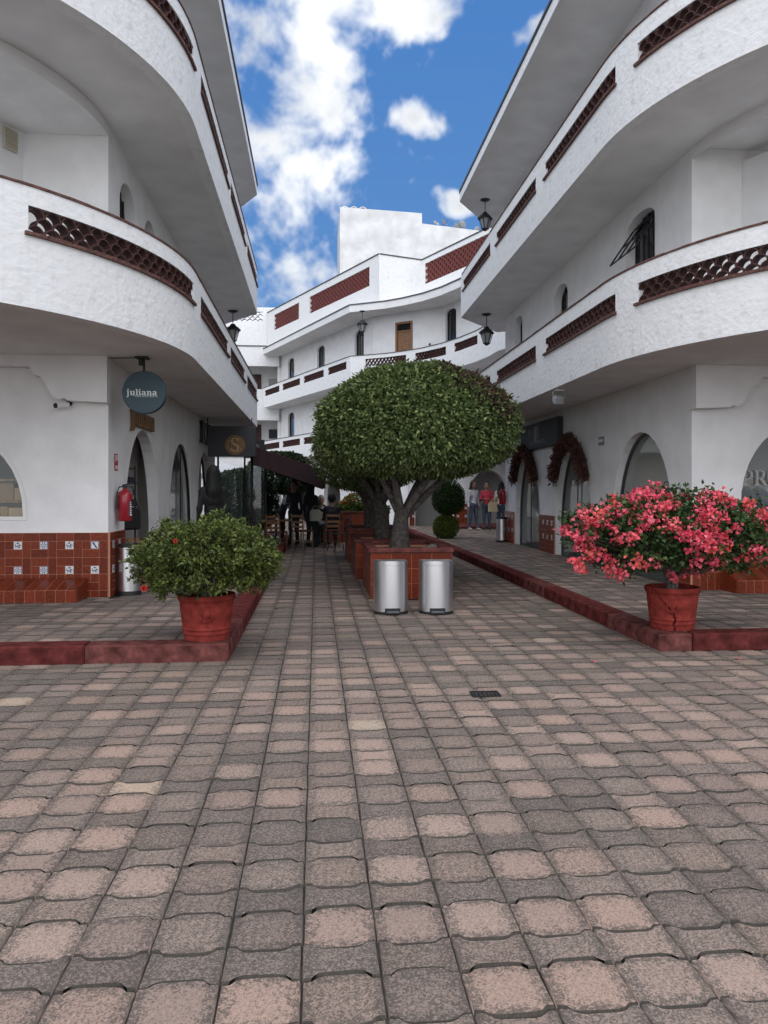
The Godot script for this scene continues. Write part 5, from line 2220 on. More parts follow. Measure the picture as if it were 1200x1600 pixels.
	for e in [[Vector3(0.02, 0, -21.5), "square café table with plates between the standing woman and the seated man"], [Vector3(-1.05, 0, -20.4), "square café table beside the potted red-flowering bush's kerb"]]:
		var tb := thing("cafe_table", e[1], "table", e[0], 0.0, "café tables")
		m = MB.new()
		m.bbox(Vector3(0, 0.735, 0), Vector3(0.75, 0.03, 0.75), 0.006)
		part("table_top", m, M.wood, tb)
		m = MB.new()
		m.tube([Vector3(0, 0.02, 0), Vector3(0, 0.72, 0)], [0.035, 0.035], 10)
		part("pedestal", m, M.black, tb)
		m = MB.new()
		m.box(Vector3(0, 0.012, 0), Vector3(0.5, 0.024, 0.07))
		m.box(Vector3(0, 0.012, 0.145), Vector3(0.07, 0.024, 0.21))
		m.box(Vector3(0, 0.012, -0.145), Vector3(0.07, 0.024, 0.21))
		part("foot", m, M.black, tb)
	for e in [[Vector3(-0.1, 0.752, -21.35), "white plate on the café table near the standing woman"], [Vector3(0.2, 0.752, -21.6), "white plate on the café table near the white-haired guest"]]:
		m = MB.new()
		m.lathe([Vector2(0, 0.0), Vector2(0.07, 0.0), Vector2(0.12, 0.016), Vector2(0.118, 0.02), Vector2(0.07, 0.006), Vector2(0, 0.006)], 20)
		var o := part("plate", m, M.white_paint, self, Transform3D(Basis(), e[0]))
		tag(o, e[1], "plate", "plates on the café table")
	chair(Vector3(-0.36, 0, -20.35), 2.5, "honey-brown ladder-back chair with a red seat, empty, next to the standing woman", M.pale_wood, red)
	chair(Vector3(0.42, 0, -20.55), PI + 0.1, "dark ladder-back chair under the seated man in a dark jacket", M.wood, red)
	chair(Vector3(0.14, 0, -22.3), 0.2, "ladder-back chair under the white-haired guest behind the table", M.wood, red)
	chair(Vector3(-1.0, 0, -19.7), PI - 0.4, "red-brown ladder-back chair tucked in near the kerb under the awning", M.wood, red)
	chair(Vector3(-1.45, 0.152, -20.6), 1.2, "red-brown ladder-back chair standing by the café screen", M.wood, red)
	# wrought-iron garden bench next to the planters
	var ib := thing("iron_chair", "dark wrought-iron garden chair between the café chairs and the planters", "chair", Vector3(0.78 - 0.2, 0, -19.3), -1.2)
	for x in [-0.24, 0.24]:
		for z in [-0.2, 0.2]:
			m = MB.new()
			m.tube([Vector3(x, 0, z * 1.15), Vector3(x * 0.9, 0.22, z * 0.9), Vector3(x, 0.44, z)], [0.014, 0.012, 0.014], 6)
			part("leg", m, M.iron, ib)
	for k in 8:
		m = MB.new()
		m.box(Vector3(-0.24 + k * 0.0686, 0.45, 0), Vector3(0.035, 0.012, 0.46))
		part("slat", m, M.iron, ib)
	m = MB.new()
	for k in 7:
		var a := PI * k / 6
		m.tube([Vector3(cos(a) * 0.05, 0.46, -0.22), Vector3(cos(a) * 0.26, 0.5 + sin(a) * 0.32, -0.26)], [0.008, 0.008], 5)
	path = []
	rad = []
	for k in 17:
		var a := PI * k / 16
		path.append(Vector3(cos(a) * 0.27, 0.46 + sin(a) * 0.38, -0.25))
		rad.append(0.013)
	m.tube(path, rad, 6)
	part("backrest", m, M.iron, ib)


# ---------------------------------------------------------------- plants
func leaf_mesh(L: float, w: float, fold := 0.25) -> ArrayMesh:
	var mb := MB.new()
	var b := Vector3.ZERO
	var tip := Vector3(0, -L * 0.08, L)
	for s in [-1.0, 1.0]:
		var e := Vector3(s * w, w * fold, L * 0.42)
		var n := Vector3(-s * fold, 1, 0).normalized()
		mb.trin(b, e, tip, n, n, n)
	return mb.mesh()


func scatter(parent: Node3D, called: String, ms: ArrayMesh, mat: Material, xfs: Array, cols: Array) -> MeshInstance3D:
	# baked into one mesh with a colour for each leaf
	var src := ms.surface_get_arrays(0)
	var sv: PackedVector3Array = src[Mesh.ARRAY_VERTEX]
	var sn: PackedVector3Array = src[Mesh.ARRAY_NORMAL]
	var vv := PackedVector3Array()
	var nn := PackedVector3Array()
	var cc := PackedColorArray()
	var k := sv.size()
	for i in xfs.size():
		var xf: Transform3D = xfs[i]
		vv.append_array(xf * sv)
		nn.append_array(Transform3D(xf.basis.orthonormalized(), Vector3.ZERO) * sn)
		for e in k:
			cc.append(cols[i])
	var ar := []
	ar.resize(Mesh.ARRAY_MAX)
	ar[Mesh.ARRAY_VERTEX] = vv
	ar[Mesh.ARRAY_NORMAL] = nn
	ar[Mesh.ARRAY_COLOR] = cc
	var am := ArrayMesh.new()
	am.add_surface_from_arrays(Mesh.PRIMITIVE_TRIANGLES, ar)
	return part(called, am, mat, parent)


func look(dir: Vector3, roll: float) -> Basis:
	var z := dir.normalized()
	var x := (Vector3.UP if absf(z.y) < 0.95 else Vector3.RIGHT).cross(z).normalized()
	return Basis(x, z.cross(x), z) * Basis(Vector3.BACK, roll)


func crown(parent: Node3D, c: Vector3, rx: float, up: float, down: float, count: int, L: float, w: float, sd: int, old_leaf: Color, young_leaf: Color, brown := 0.0, lump := 0.05) -> void:
	var r := RandomNumberGenerator.new()
	r.seed = sd
	var nz := FastNoiseLite.new()
	nz.seed = sd
	nz.frequency = 1.1
	var xs := []
	var cs := []
	for i in count:
		var d := Vector3(r.randfn(), r.randfn(), r.randfn()).normalized()
		var ry := up if d.y > 0 else down
		var pw := 2.0 if d.y > 0 else 2.5
		# superellipsoid radius in this direction
		var h := Vector2(d.x, d.z).length()
		var k := pow(pow(h / rx, pw) + pow(absf(d.y) / ry, pw), -1.0 / pw)
		var lm := nz.get_noise_3dv(d * 1.6 + c)
		var fine := nz.get_noise_3dv(d * 7.0)
		var depth := pow(r.randf(), 2.2) * 0.20
		if r.randf() < 0.02:
			depth = -r.randf_range(0.01, 0.05)
		var p := c + d * k * (1.0 + lump * lm + 0.03 * fine - depth)
		var out := Vector3(d.x / rx, d.y / ry, d.z / rx).normalized()
		var dir := (out * 0.55 + Vector3(r.randfn(), r.randfn() - 0.15, r.randfn()) * 0.55).normalized()
		xs.append(Transform3D(look(dir, r.randf_range(-0.9, 0.9)).scaled_local(Vector3.ONE * r.randf_range(0.75, 1.25)), p))
		# old and young leaves mixed evenly all through the crown
		var col := old_leaf.lerp(young_leaf, pow(r.randf(), 2.0) * 0.75)
		if brown > 0.0 and Vector3(0.62, 0.55, 0.42).normalized().dot(d) > 0.86 + 0.12 * nz.get_noise_3dv(d * 5.0) and r.randf() < brown:
			col = Color(0.075, 0.050, 0.034)
		cs.append(col)
	# older leaves deeper in, on the twigs
	for i in count / 4:
		var d := Vector3(r.randfn(), r.randfn(), r.randfn()).normalized()
		var ry := up if d.y > 0 else down
		var k := pow(pow(Vector2(d.x, d.z).length() / rx, 2.4) + pow(absf(d.y) / ry, 2.4), -1.0 / 2.4)
		xs.append(Transform3D(look(Vector3(r.randfn(), r.randfn(), r.randfn()), r.randf() * TAU).scaled_local(Vector3.ONE * 2.0), c + d * k * r.randf_range(0.55, 0.84)))
		cs.append(old_leaf.lerp(young_leaf, pow(r.randf(), 2.0) * 0.75))
	scatter(parent, "crown", leaf_mesh(L, w), M.leaf, xs, cs)


func limb(parent: Node3D, called: String, path: Array, r0: float, r1: float) -> void:
	var m := MB.new()
	var pts := []
	var rad := []
	var cv := Curve3D.new()
	for i in path.size():
		var t: Vector3 = (path[mini(i + 1, path.size() - 1)] - path[maxi(i - 1, 0)]) * 0.2
		cv.add_point(path[i], -t, t)
	var n := 4 * path.size()
	for i in n + 1:
		pts.append(cv.sample_baked(cv.get_baked_length() * i / n, true))
		var f := i / float(n)
		rad.append(lerpf(r0, r1, f) * (1.0 + (0.25 * pow(1.0 - f, 6.0) if called == "trunk" else 0.0)))
	m.tube(pts, rad, 12)
	part(called, m, M.bark, parent)


func clipped_tree(at: Vector3, lean: Vector3, fork: float, r0: float, cc: Vector3, rx: float, up: float, down: float, n: int, sd: int, label: String, brown := 0.0) -> void:
	var t := thing("clipped_tree", label, "tree", at, 0.0, "clipped trees in the planters")
	var f := lean + Vector3(0, fork, 0)
	limb(t, "trunk", [Vector3(0, -0.02, 0), lean * 0.4 + Vector3(0, fork * 0.5, 0), f], r0, r0 * 0.72)
	var r := RandomNumberGenerator.new()
	r.seed = sd
	for k in 6:
		var a := TAU * k / 6 + r.randf_range(-0.3, 0.3)
		var reach := rx * r.randf_range(0.45, 0.75)
		var e := cc + Vector3(cos(a) * reach, -down * 0.3, sin(a) * reach)
		limb(t, "branch", [f - Vector3(0, 0.12, 0), f.lerp(e, 0.45) + Vector3(0, -0.02, 0), e], r0 * 0.48, r0 * 0.16)
	crown(t, cc, rx, up, down, n, 0.070, 0.019, sd, Color(0.065, 0.100, 0.038), Color(0.33, 0.39, 0.14), brown, 0.09)


func potted_bush(t_label: String, at: Vector3, rad: Vector3, cy: float, clusters: int, sd: int, pink: bool) -> void:
	var t := thing("flowering_shrub", t_label, "shrub", at, 0.0)
	var r := RandomNumberGenerator.new()
	r.seed = sd
	var nz := FastNoiseLite.new()
	nz.seed = sd
	nz.frequency = 0.9
	var xs := []
	var cs := []
	var fx := []
	var fc := []
	var stem := MB.new()
	var c := Vector3(0, cy, 0)
	for k in 5:
		var a := TAU * k / 5.0 + r.randf()
		stem.tube([Vector3(cos(a) * 0.03, -0.02, sin(a) * 0.03), Vector3(cos(a) * 0.05, 0.12, sin(a) * 0.05), Vector3(cos(a) * 0.16, 0.3, sin(a) * 0.14)], [0.022, 0.017, 0.010], 7)
	for i in clusters:
		var d := Vector3(r.randfn(), r.randfn() * 0.9, r.randfn()).normalized()
		if d.y < -0.75:
			continue
		var lump := 1.0 + 0.42 * nz.get_noise_3dv(d * 2.4)
		var sh := pow(r.randf(), 0.55) if i % 3 else 1.0
		sh = lerpf(0.5, 1.0, sh)
		var p := c + d * rad * lump * sh
		p.y = maxf(p.y, 0.04 if Vector2(p.x, p.z).length() < 0.27 else -0.16)
		var ax := (d + Vector3(0, 0.55, 0)).normalized()
		if i % 5 == 0:
			var root := Vector3(d.x * 0.1, 0.18, d.z * 0.1)
			stem.tube([root, root.lerp(p, 0.5) + Vector3(r.randfn(), r.randfn(), r.randfn()) * 0.05, p], [0.007, 0.005, 0.0025], 4, false)
		var tone := clampf(0.45 + 0.5 * nz.get_noise_3dv(d * 4.0 + Vector3(3, 3, 3)) + r.randf_range(-0.25, 0.25), 0.0, 1.0)
		for k in (9 if pink else 15):
			var dir := (ax * r.randf_range(0.2, 1.0) + Vector3(r.randfn(), r.randfn(), r.randfn()) * 0.75).normalized()
			var q := p + Vector3(r.randfn(), r.randfn(), r.randfn()) * (0.035 if pink else 0.018) - ax * r.randf() * 0.05
			xs.append(Transform3D(look(dir, r.randf_range(-0.8, 0.8)).scaled_local(Vector3.ONE * r.randf_range(0.7, 1.25)), q))
			var g := Color(0.034, 0.052, 0.018).lerp(Color(0.19, 0.225, 0.05), tone * r.randf_range(0.4, 1.1))
			if pink:
				g = Color(0.025, 0.05, 0.018).lerp(Color(0.10, 0.16, 0.045), tone * r.randf())
			cs.append(g)
	if pink:
		# heads of bracts, bunched at the ends of the shoots
		for i in 112:
			var d := Vector3(r.randfn(), r.randfn() * 0.8 + 0.25, r.randfn()).normalized()
			if d.z < -0.3:
				d.z = -d.z
			var p := c + d * rad * (0.92 + 0.30 * nz.get_noise_3dv(d * 2.4) + r.randf_range(0.0, 0.14))
			if i < 6:
				# long shoots hanging out on the alley side
				p = c + Vector3(r.randf_range(-1.08, -0.8), r.randf_range(-0.35, 0.12), r.randf_range(0.0, 0.4))
			var hs := r.randf_range(0.35, 1.0)
			var mix := clampf(r.randf_range(-0.3, 0.8), 0.0, 1.0)
			stem.tube([Vector3(d.x * 0.1, 0.2, d.z * 0.1), (p + Vector3(d.x * 0.2, 0.3, d.z * 0.2)) * 0.5, p], [0.007, 0.005, 0.002], 4, false)
			for k in int(62 * hs):
				var q := p + Vector3(r.randfn() * 0.055, r.randfn() * 0.038, r.randfn() * 0.05) * hs
				var dir := (Vector3(r.randfn(), r.randfn(), r.randfn()) + d * 0.8 + Vector3(0, 0.3, 0)).normalized()
				fx.append(Transform3D(look(dir, r.randf() * TAU).scaled_local(Vector3.ONE * r.randf_range(0.8, 1.25)), q))
				var o := Color(0.68, 0.055, 0.115).lerp(Color(0.72, 0.13, 0.075), clampf(mix + r.randfn() * 0.2, 0.0, 1.0))
				fc.append(o.lerp(Color(0.74, 0.20, 0.24), pow(r.randf(), 2.0) * 0.8))
	part("stems", stem, tri_map(std(0.20, 0.18, 0.155, 0.95), 4.0, noise_tex(0.03, 151, 256, 0.5, 1.0, 4)), t)
	scatter(t, "leaves", leaf_mesh(0.052 if pink else 0.042, 0.019 if pink else 0.0135), M.leaf, xs, cs)
	if pink:
		scatter(t, "bracts", leaf_mesh(0.040, 0.020, 0.4), M.petal, fx, fc)
	else:
		for e in [[Vector3(-0.46, cy - 0.20, 0.46), 0.028], [Vector3(-0.20, cy + 0.2, 0.46), 0.018]]:
			var px := []
			var pc := []
			for k in 40:
				var dir := Vector3(r.randfn(), r.randfn(), r.randfn() + 0.6).normalized()
				px.append(Transform3D(look(dir, r.randf() * TAU).scaled_local(Vector3.ONE * e[1] / 0.036), e[0] + dir * e[1] * 0.2))
				pc.append(Color(0.55, 0.03, 0.05).lerp(Color(0.62, 0.08, 0.03), r.randf()))
			scatter(t, "flower", leaf_mesh(0.036, 0.02, 0.6), M.petal, px, pc)


func plants() -> void:
	clipped_tree(Vector3(1.30, 0.62, -11.95), Vector3(0.03, 0, 0.05), 0.58, 0.150, Vector3(0.27, 1.84, 0.0), 1.55, 1.00, 0.72, 52000, 31, "biggest clipped dome-shaped tree in the planter behind the pedal bins", 0.75)
	clipped_tree(Vector3(1.25, 0.60, -14.35), Vector3(-0.08, 0, 0.1), 0.75, 0.16, Vector3(0.0, 1.75, 0.0), 1.32, 0.95, 0.55, 15000, 32, "clipped tree in the second planter, half hidden behind the biggest dome")
	clipped_tree(Vector3(1.22, 0.63, -17.2), Vector3(-0.05, 0, 0.1), 0.7, 0.15, Vector3(-0.05, 1.65, 0.0), 1.25, 0.95, 0.75, 12000, 33, "clipped tree in the third planter, with a thin leaning trunk")
	potted_bush("round green shrub with a few red blooms in the left kerb-corner pot", Vector3(-1.0, 0.535, -7.16), Vector3(0.61, 0.37, 0.54), 0.34, 1600, 41, false)
	potted_bush("pink bougainvillea spilling out of the cracked pot", Vector3(3.50, 0.535, -7.30), Vector3(0.98, 0.40, 0.62), 0.54, 1700, 42, true)
	flower_pot(Vector3(-1.0, 0.152, -7.16), 0.12, false, "red clay pot with ring handle holding the round green shrub")
	flower_pot(Vector3(3.50, 0.152, -7.30), -0.45, true, "cracked red clay pot holding the pink bougainvillea")
	# two-tier topiary and plants round the café
	var tp := thing("ball_topiary", "two-tier clipped shrub, yellow-green ball under a dark green one, on the pavement", "shrub", Vector3(3.72, 0.15, -21.9))
	limb(tp, "trunk", [Vector3.ZERO, Vector3(0, 0.5, 0), Vector3(0, 1.2, 0)], 0.05, 0.035)
	crown(tp, Vector3(0, 0.34, 0), 0.36, 0.33, 0.33, 4200, 0.05, 0.016, 51, Color(0.05, 0.075, 0.015), Color(0.19, 0.24, 0.05))
	crown(tp, Vector3(0.08, 1.15, 0), 0.46, 0.55, 0.45, 5000, 0.05, 0.016, 52, Color(0.012, 0.03, 0.008), Color(0.06, 0.10, 0.025))
	var fl := thing("flower_bed", "mixed bed of green leaves with orange and white flowers in the long planter", "flowers", Vector3(1.05, 0.8, -22.9))
	var r := RandomNumberGenerator.new()
	r.seed = 77
	var xs := []
	var cs := []
	for i in 6000:
		var p := Vector3(r.randf_range(-1.1, 1.1), 0, r.randf_range(-0.4, 0.4))
		p.y = r.randf() * (0.42 + 0.22 * sin(p.x * 4.0 + 1.0))
		var g := Color(0.03, 0.06, 0.015).lerp(Color(0.14, 0.19, 0.05), r.randf())
		if p.y > 0.3 and r.randf() < 0.22:
			g = Color(0.55, 0.16, 0.06) if p.x < 0.1 else Color(0.6, 0.55, 0.5)
		xs.append(Transform3D(look(Vector3(r.randfn(), r.randfn() + 0.6, r.randfn()), r.randf() * TAU), p))
		cs.append(g)
	scatter(fl, "leaves", leaf_mesh(0.09, 0.03), M.leaf, xs, cs)
	var st := thing("cafe_tree", "small dark-leaved tree with curving stems behind the café tables", "tree", Vector3(-1.2, 0.0, -26.5))
	limb(st, "trunk", [Vector3.ZERO, Vector3(0.05, 0.5, 0), Vector3(0.0, 0.9, 0)], 0.09, 0.07)
	for k in 5:
		var a := TAU * k / 5
		limb(st, "branch", [Vector3(0, 0.85, 0), Vector3(cos(a) * 0.3, 1.2, sin(a) * 0.3), Vector3(cos(a) * 0.55, 1.75, sin(a) * 0.5)], 0.045, 0.02)
	crown(st, Vector3(0, 2.05, 0), 1.25, 0.8, 0.6, 9000, 0.08, 0.03, 61, Color(0.012, 0.025, 0.010), Color(0.05, 0.08, 0.03))
	var sh := thing("cafe_hedge", "dark leafy shrub behind the café screen", "shrub", Vector3(-2.3, 0.0, -24.4))
	limb(sh, "trunk", [Vector3.ZERO, Vector3(0, 0.5, 0), Vector3(0, 1.0, 0)], 0.06, 0.04)
	crown(sh, Vector3(0, 1.2, 0), 1.1, 1.0, 1.0, 9000, 0.09, 0.03, 62, Color(0.012, 0.03, 0.010), Color(0.06, 0.10, 0.03))
	# fallen bracts on the paving
	for e in [[Vector3(2.42, 0.006, -6.55), "pink bract fallen on the paving before the cracked pot"], [Vector3(3.75, 0.006, -6.55), "pink bract fallen on the paving beside the cracked kerb"], [Vector3(3.93, 0.006, -5.9), "pink bract fallen furthest out on the open paving"]]:
		var m := MB.new()
		for k in 3:
			var a := TAU * k / 3
			m.tri(Vector3.ZERO, Vector3(cos(a) * 0.03, 0.012, sin(a) * 0.03), Vector3(cos(a + 0.9) * 0.03, 0.004, sin(a + 0.9) * 0.03), Vector3.UP)
		tag(part("fallen_bract", m, std(0.6, 0.08, 0.13, 0.8), self, Transform3D(Basis(), e[0])), e[1], "petal", "fallen bracts")


# ---------------------------------------------------------------- people
func bone_field(bones: Array, cell: float, k: float, mb: MB, cols: Array) -> void:
	# smooth union of tapered capsules [a, b, ra, rb, colour number, flatten z], meshed as surface nets
	var lo := Vector3.ONE * INF
	var hi := -lo
	for b in bones:
		var r := maxf(b[2], b[3]) + 0.06
		lo = lo.min(b[0] - Vector3.ONE * r).min(b[1] - Vector3.ONE * r)
		hi = hi.max(b[0] + Vector3.ONE * r).max(b[1] + Vector3.ONE * r)
	var n := Vector3i(((hi - lo) / cell).ceil()) + Vector3i.ONE * 2
	var F := PackedFloat32Array()
	F.resize(n.x * n.y * n.z)
	F.fill(1.0)
	var G := PackedFloat32Array()
	G.resize(F.size())
	G.fill(1.0)
	var C := PackedByteArray()
	C.resize(F.size())
	for b in bones:
		var A: Vector3 = b[0]
		var B: Vector3 = b[1]
		var ra: float = b[2]
		var rb: float = b[3]
		var r := maxf(ra, rb) + k + cell * 1.5
		var p0 := Vector3i(((A.min(B) - Vector3.ONE * r - lo) / cell).floor()).clamp(Vector3i.ZERO, n - Vector3i.ONE)
		var p1 := Vector3i(((A.max(B) + Vector3.ONE * r - lo) / cell).ceil()).clamp(Vector3i.ZERO, n - Vector3i.ONE)
		var d := B - A
		var l2 := maxf(d.length_squared(), 1e-6)
		var ci: int = b[4]
		for z in range(p0.z, p1.z + 1):
			for y in range(p0.y, p1.y + 1):
				var row := (z * n.y + y) * n.x
				for x in range(p0.x, p1.x + 1):
					var p := lo + Vector3(x, y, z) * cell
					var t := clampf((p - A).dot(d) / l2, 0.0, 1.0)
					var v := (p - A - d * t).length() - lerpf(ra, rb, t)
					var i := row + x
					if v < G[i]:
						G[i] = v
						C[i] = ci
					var f := F[i]
					var h := maxf(k - absf(f - v), 0.0) / k
					F[i] = minf(f, v) - h * h * k * 0.25
	var vid := {}
	var pts := PackedVector3Array()
	var cid := PackedByteArray()
	var sx := 1
	var sy := n.x
	var sz := n.x * n.y
	var off := [0, sx, sy, sx + sy, sz, sz + sx, sz + sy, sz + sx + sy]
	var cor := [Vector3(0, 0, 0), Vector3(1, 0, 0), Vector3(0, 1, 0), Vector3(1, 1, 0), Vector3(0, 0, 1), Vector3(1, 0, 1), Vector3(0, 1, 1), Vector3(1, 1, 1)]
	var edges := [[0, 1], [2, 3], [4, 5], [6, 7], [0, 2], [1, 3], [4, 6], [5, 7], [0, 4], [1, 5], [2, 6], [3, 7]]
	for z in n.z - 1:
		for y in n.y - 1:
			for x in n.x - 1:
				var i := (z * n.y + y) * n.x + x
				var inside := 0
				for e in 8:
					if F[i + off[e]] < 0.0:
						inside += 1
				if inside == 0 or inside == 8:
					continue
				var s := Vector3.ZERO
				var m := 0
				for e in edges:
					var fa := F[i + off[e[0]]]
					var fb := F[i + off[e[1]]]
					if (fa < 0.0) != (fb < 0.0):
						s += (cor[e[0]] as Vector3).lerp(cor[e[1]], fa / (fa - fb))
						m += 1
				vid[i] = pts.size()
				pts.append(lo + (Vector3(x, y, z) + s / m) * cell)
				cid.append(C[i])
	var nrm := PackedVector3Array()
	for q in pts:
		var g := ((q - lo) / cell)
		var c0 := Vector3i(g.floor()).clamp(Vector3i.ONE, n - Vector3i.ONE * 3)
		var i := (c0.z * n.y + c0.y) * n.x + c0.x
		nrm.append(Vector3(F[i + sx] + F[i + sx + sy + sz] - F[i - sx] - F[i], F[i + sy] + F[i + sx + sy + sz] - F[i - sy] - F[i], F[i + sz] + F[i + sx + sy + sz] - F[i - sz] - F[i]).normalized())
	for i in vid:
		for ax in 3:
			var st: int = [sx, sy, sz][ax]
			var u: int = [sy, sz, sx][ax]
			var w: int = [sz, sx, sy][ax]
			if i + st >= F.size() or (F[i] < 0.0) == (F[i + st] < 0.0):
				continue
			if not (vid.has(i - u) and vid.has(i - w) and vid.has(i - u - w)):
				continue
			var a: int = vid[i]
			var b: int = vid[i - u]
			var c: int = vid[i - u - w]
			var d: int = vid[i - w]
			mb.cur = cols[cid[a]]
			mb.quadn(pts[a], pts[b], pts[c], pts[d], nrm[a], nrm[b], nrm[c], nrm[d])


func person(at: Vector3, turn: float, label: String, o: Dictionary) -> Node3D:
	# o: h height, top / legs / skin / shoes / hair colours, long hair, pose, arms
	var t := thing("person", label, "person", at, turn, o.get("group", "people"))
	var s: float = o.get("h", 1.65) / 1.70
	var skin: Color = o.get("skin", Color(0.28, 0.15, 0.10))
	var cols := [skin, o.top, o.legs, o.get("shoes", Color(0.03, 0.03, 0.03)), o.get("belly", o.top)]
	var sit: bool = o.get("sit", false)
	var hip := 0.90 if not sit else 0.55
	var lean: float = o.get("lean", 0.0)
	var B := []
	var up := Basis(Vector3.RIGHT, lean)
	var pel := Vector3(0, hip, 0)
	var sh := pel + up * Vector3(0, 0.50, 0)
	var neck := pel + up * Vector3(0, 0.56, 0)
	var head := neck + up * Vector3(0, 0.15, 0.02)
	B.append([pel + Vector3(-0.06, 0, 0), pel + Vector3(0.06, 0, 0), 0.115, 0.115, 2])
	B.append([pel + up * Vector3(0, 0.06, 0), pel + up * Vector3(0, 0.24, 0.01), 0.115, 0.115, 4])
	B.append([pel + up * Vector3(-0.05, 0.36, 0), pel + up * Vector3(0.05, 0.36, 0), 0.125, 0.125, 1])
	B.append([sh + Vector3(-0.14, -0.03, 0), sh + Vector3(0.14, -0.03, 0), 0.075, 0.075, 1])
	B.append([sh, head + Vector3(0, -0.05, 0), 0.055, 0.05, 0])
	B.append([head + Vector3(0, -0.045, 0.025), head + Vector3(0, 0.07, -0.005), 0.068, 0.092, 0])
	B.append([head + Vector3(0, 0.01, 0.085), head + Vector3(0, -0.025, 0.10), 0.010, 0.016, 0])
	for sd in [-1.0, 1.0]:
		B.append([head + Vector3(sd * 0.082, 0.02, 0), head + Vector3(sd * 0.084, -0.02, 0), 0.016, 0.012, 0])
	var hands := []
	var arms: Array = o.get("arms", ["down", "down"])
	for k in 2:
		var sd := -1.0 if k == 0 else 1.0
		var a := sh + Vector3(sd * 0.17, -0.03, 0)
		var e: Vector3
		var w: Vector3
		match arms[k]:
			"front":
				e = a + up * Vector3(sd * 0.05, -0.27, 0.02)
				w = e + up * Vector3(-sd * 0.12, 0.03, 0.22)
			"reach":
				e = a + up * Vector3(sd * 0.03, -0.22, 0.14)
				w = e + up * Vector3(-sd * 0.05, -0.12, 0.19)
			"bag":
				e = a + up * Vector3(sd * 0.07, -0.27, -0.02)
				w = e + up * Vector3(-sd * 0.02, -0.08, 0.22)
			_:
				e = a + up * Vector3(sd * 0.05, -0.28, -0.02)
				w = e + up * Vector3(sd * 0.02, -0.24, 0.05)
		var ac := 1 if not o.get("short", false) else 0
		B.append([a, e, 0.056, 0.043, 1])
		B.append([e, w, 0.043, 0.032, ac])
		var hd := (w - e).normalized()
		B.append([w, w + hd * 0.07, 0.028, 0.036, 0])
		hands.append([w, hd, sd])
		var hp := pel + Vector3(sd * 0.085, -0.03, 0)
		var kn: Vector3
		var an: Vector3
		if sit:
			kn = hp + Vector3(sd * 0.05, -0.02, 0.42)
			an = Vector3(kn.x, 0.08, kn.z - 0.04)
		else:
			var step: float = o.get("step", 0.0) * sd
			kn = hp + Vector3(sd * 0.01, -0.41, 0.03 + step * 0.5)
			an = Vector3(hp.x + sd * 0.015, 0.08, -0.01 + step)
		B.append([hp, kn, 0.095, 0.062, 2])
		B.append([kn, an, 0.062, 0.045, 2])
		B.append([an + Vector3(0, -0.03, -0.02), an + Vector3(sd * 0.02, -0.045, 0.15), 0.042, 0.033, 3])
	if o.has("skirt"):
		cols[2] = o.legs
	for b in B:
		b[0] = b[0] * s
		b[1] = b[1] * s
		b[2] *= s
		b[3] *= s
	var m := MB.new()
	m.use_col = true
	bone_field(B, 0.026, 0.045, m, cols)
	# fingers
	m.cur = skin
	for h in hands:
		var w: Vector3 = h[0] * s
		var hd: Vector3 = h[1]
		var side := hd.cross(Vector3.UP).normalized()
		if side.length() < 0.5:
			side = Vector3.RIGHT
		var fwd := hd.cross(side).normalized()
		for f in 4:
			var base := w + hd * 0.095 * s + side * (f - 1.5) * 0.018 * s
			var l: float = [0.055, 0.07, 0.066, 0.05][f] * s
			m.tube([base, base + hd * l * 0.55, base + hd * l + fwd * 0.02], [0.0088 * s, 0.0082 * s, 0.0065 * s], 5)
		var th: Vector3 = w + hd * 0.05 * s + side * 0.03 * s * h[2]
		m.tube([th, th + (hd + side * 0.9 * h[2]).normalized() * 0.035 * s, th + (hd + side * 0.5 * h[2]).normalized() * 0.062 * s], [0.010 * s, 0.0095 * s, 0.0075 * s], 5)
	# eyes and mouth
	for sd in [-1.0, 1.0]:
		m.cur = Color(0.02, 0.015, 0.012)
		m.box((head + Vector3(sd * 0.032, 0.022, 0.084)) * s, Vector3(0.022, 0.008, 0.012) * s)
		m.cur = Color(0.03, 0.02, 0.015)
		m.box((head + Vector3(sd * 0.032, 0.042, 0.083)) * s, Vector3(0.032, 0.006, 0.012) * s)
	m.cur = Color(0.25, 0.08, 0.07)
	m.box((head + Vector3(0, -0.048, 0.090)) * s, Vector3(0.038, 0.009, 0.012) * s)
	part("body", m, M.cloth, t)
	# hair
	var hb := []
	hb.append([head + Vector3(0, 0.045, -0.03), head + Vector3(0, 0.085, -0.018), 0.104, 0.098, 0])
	for sd in [-1.0, 1.0]:
		hb.append([head + Vector3(sd * 0.06, 0.06, 0.0), head + Vector3(sd * 0.075, -0.03 if o.get("long", false) else 0.03, -0.02), 0.045, 0.03, 0])
	if o.get("long", false):
		hb.append([head + Vector3(0, 0.03, -0.05), head + Vector3(0, -0.24, -0.10), 0.095, 0.115, 0])
		for sd in [-1.0, 1.0]:
			hb.append([head + Vector3(sd * 0.06, 0.0, -0.04), head + Vector3(sd * 0.085, -0.28, -0.05), 0.055, 0.065, 0])
			hb.append([head + Vector3(sd * 0.05, -0.2, -0.09), head + Vector3(sd * 0.04, -0.42, -0.11), 0.075, 0.05, 0])
	for b in hb:
		b[0] = b[0] * s
		b[1] = b[1] * s
		b[2] *= s
		b[3] *= s
	var hm := MB.new()
	hm.use_col = true
	bone_field(hb, 0.022, 0.03, hm, [o.get("hair", Color(0.012, 0.009, 0.008))])
	part("hair", hm, M.cloth, t)
	return t


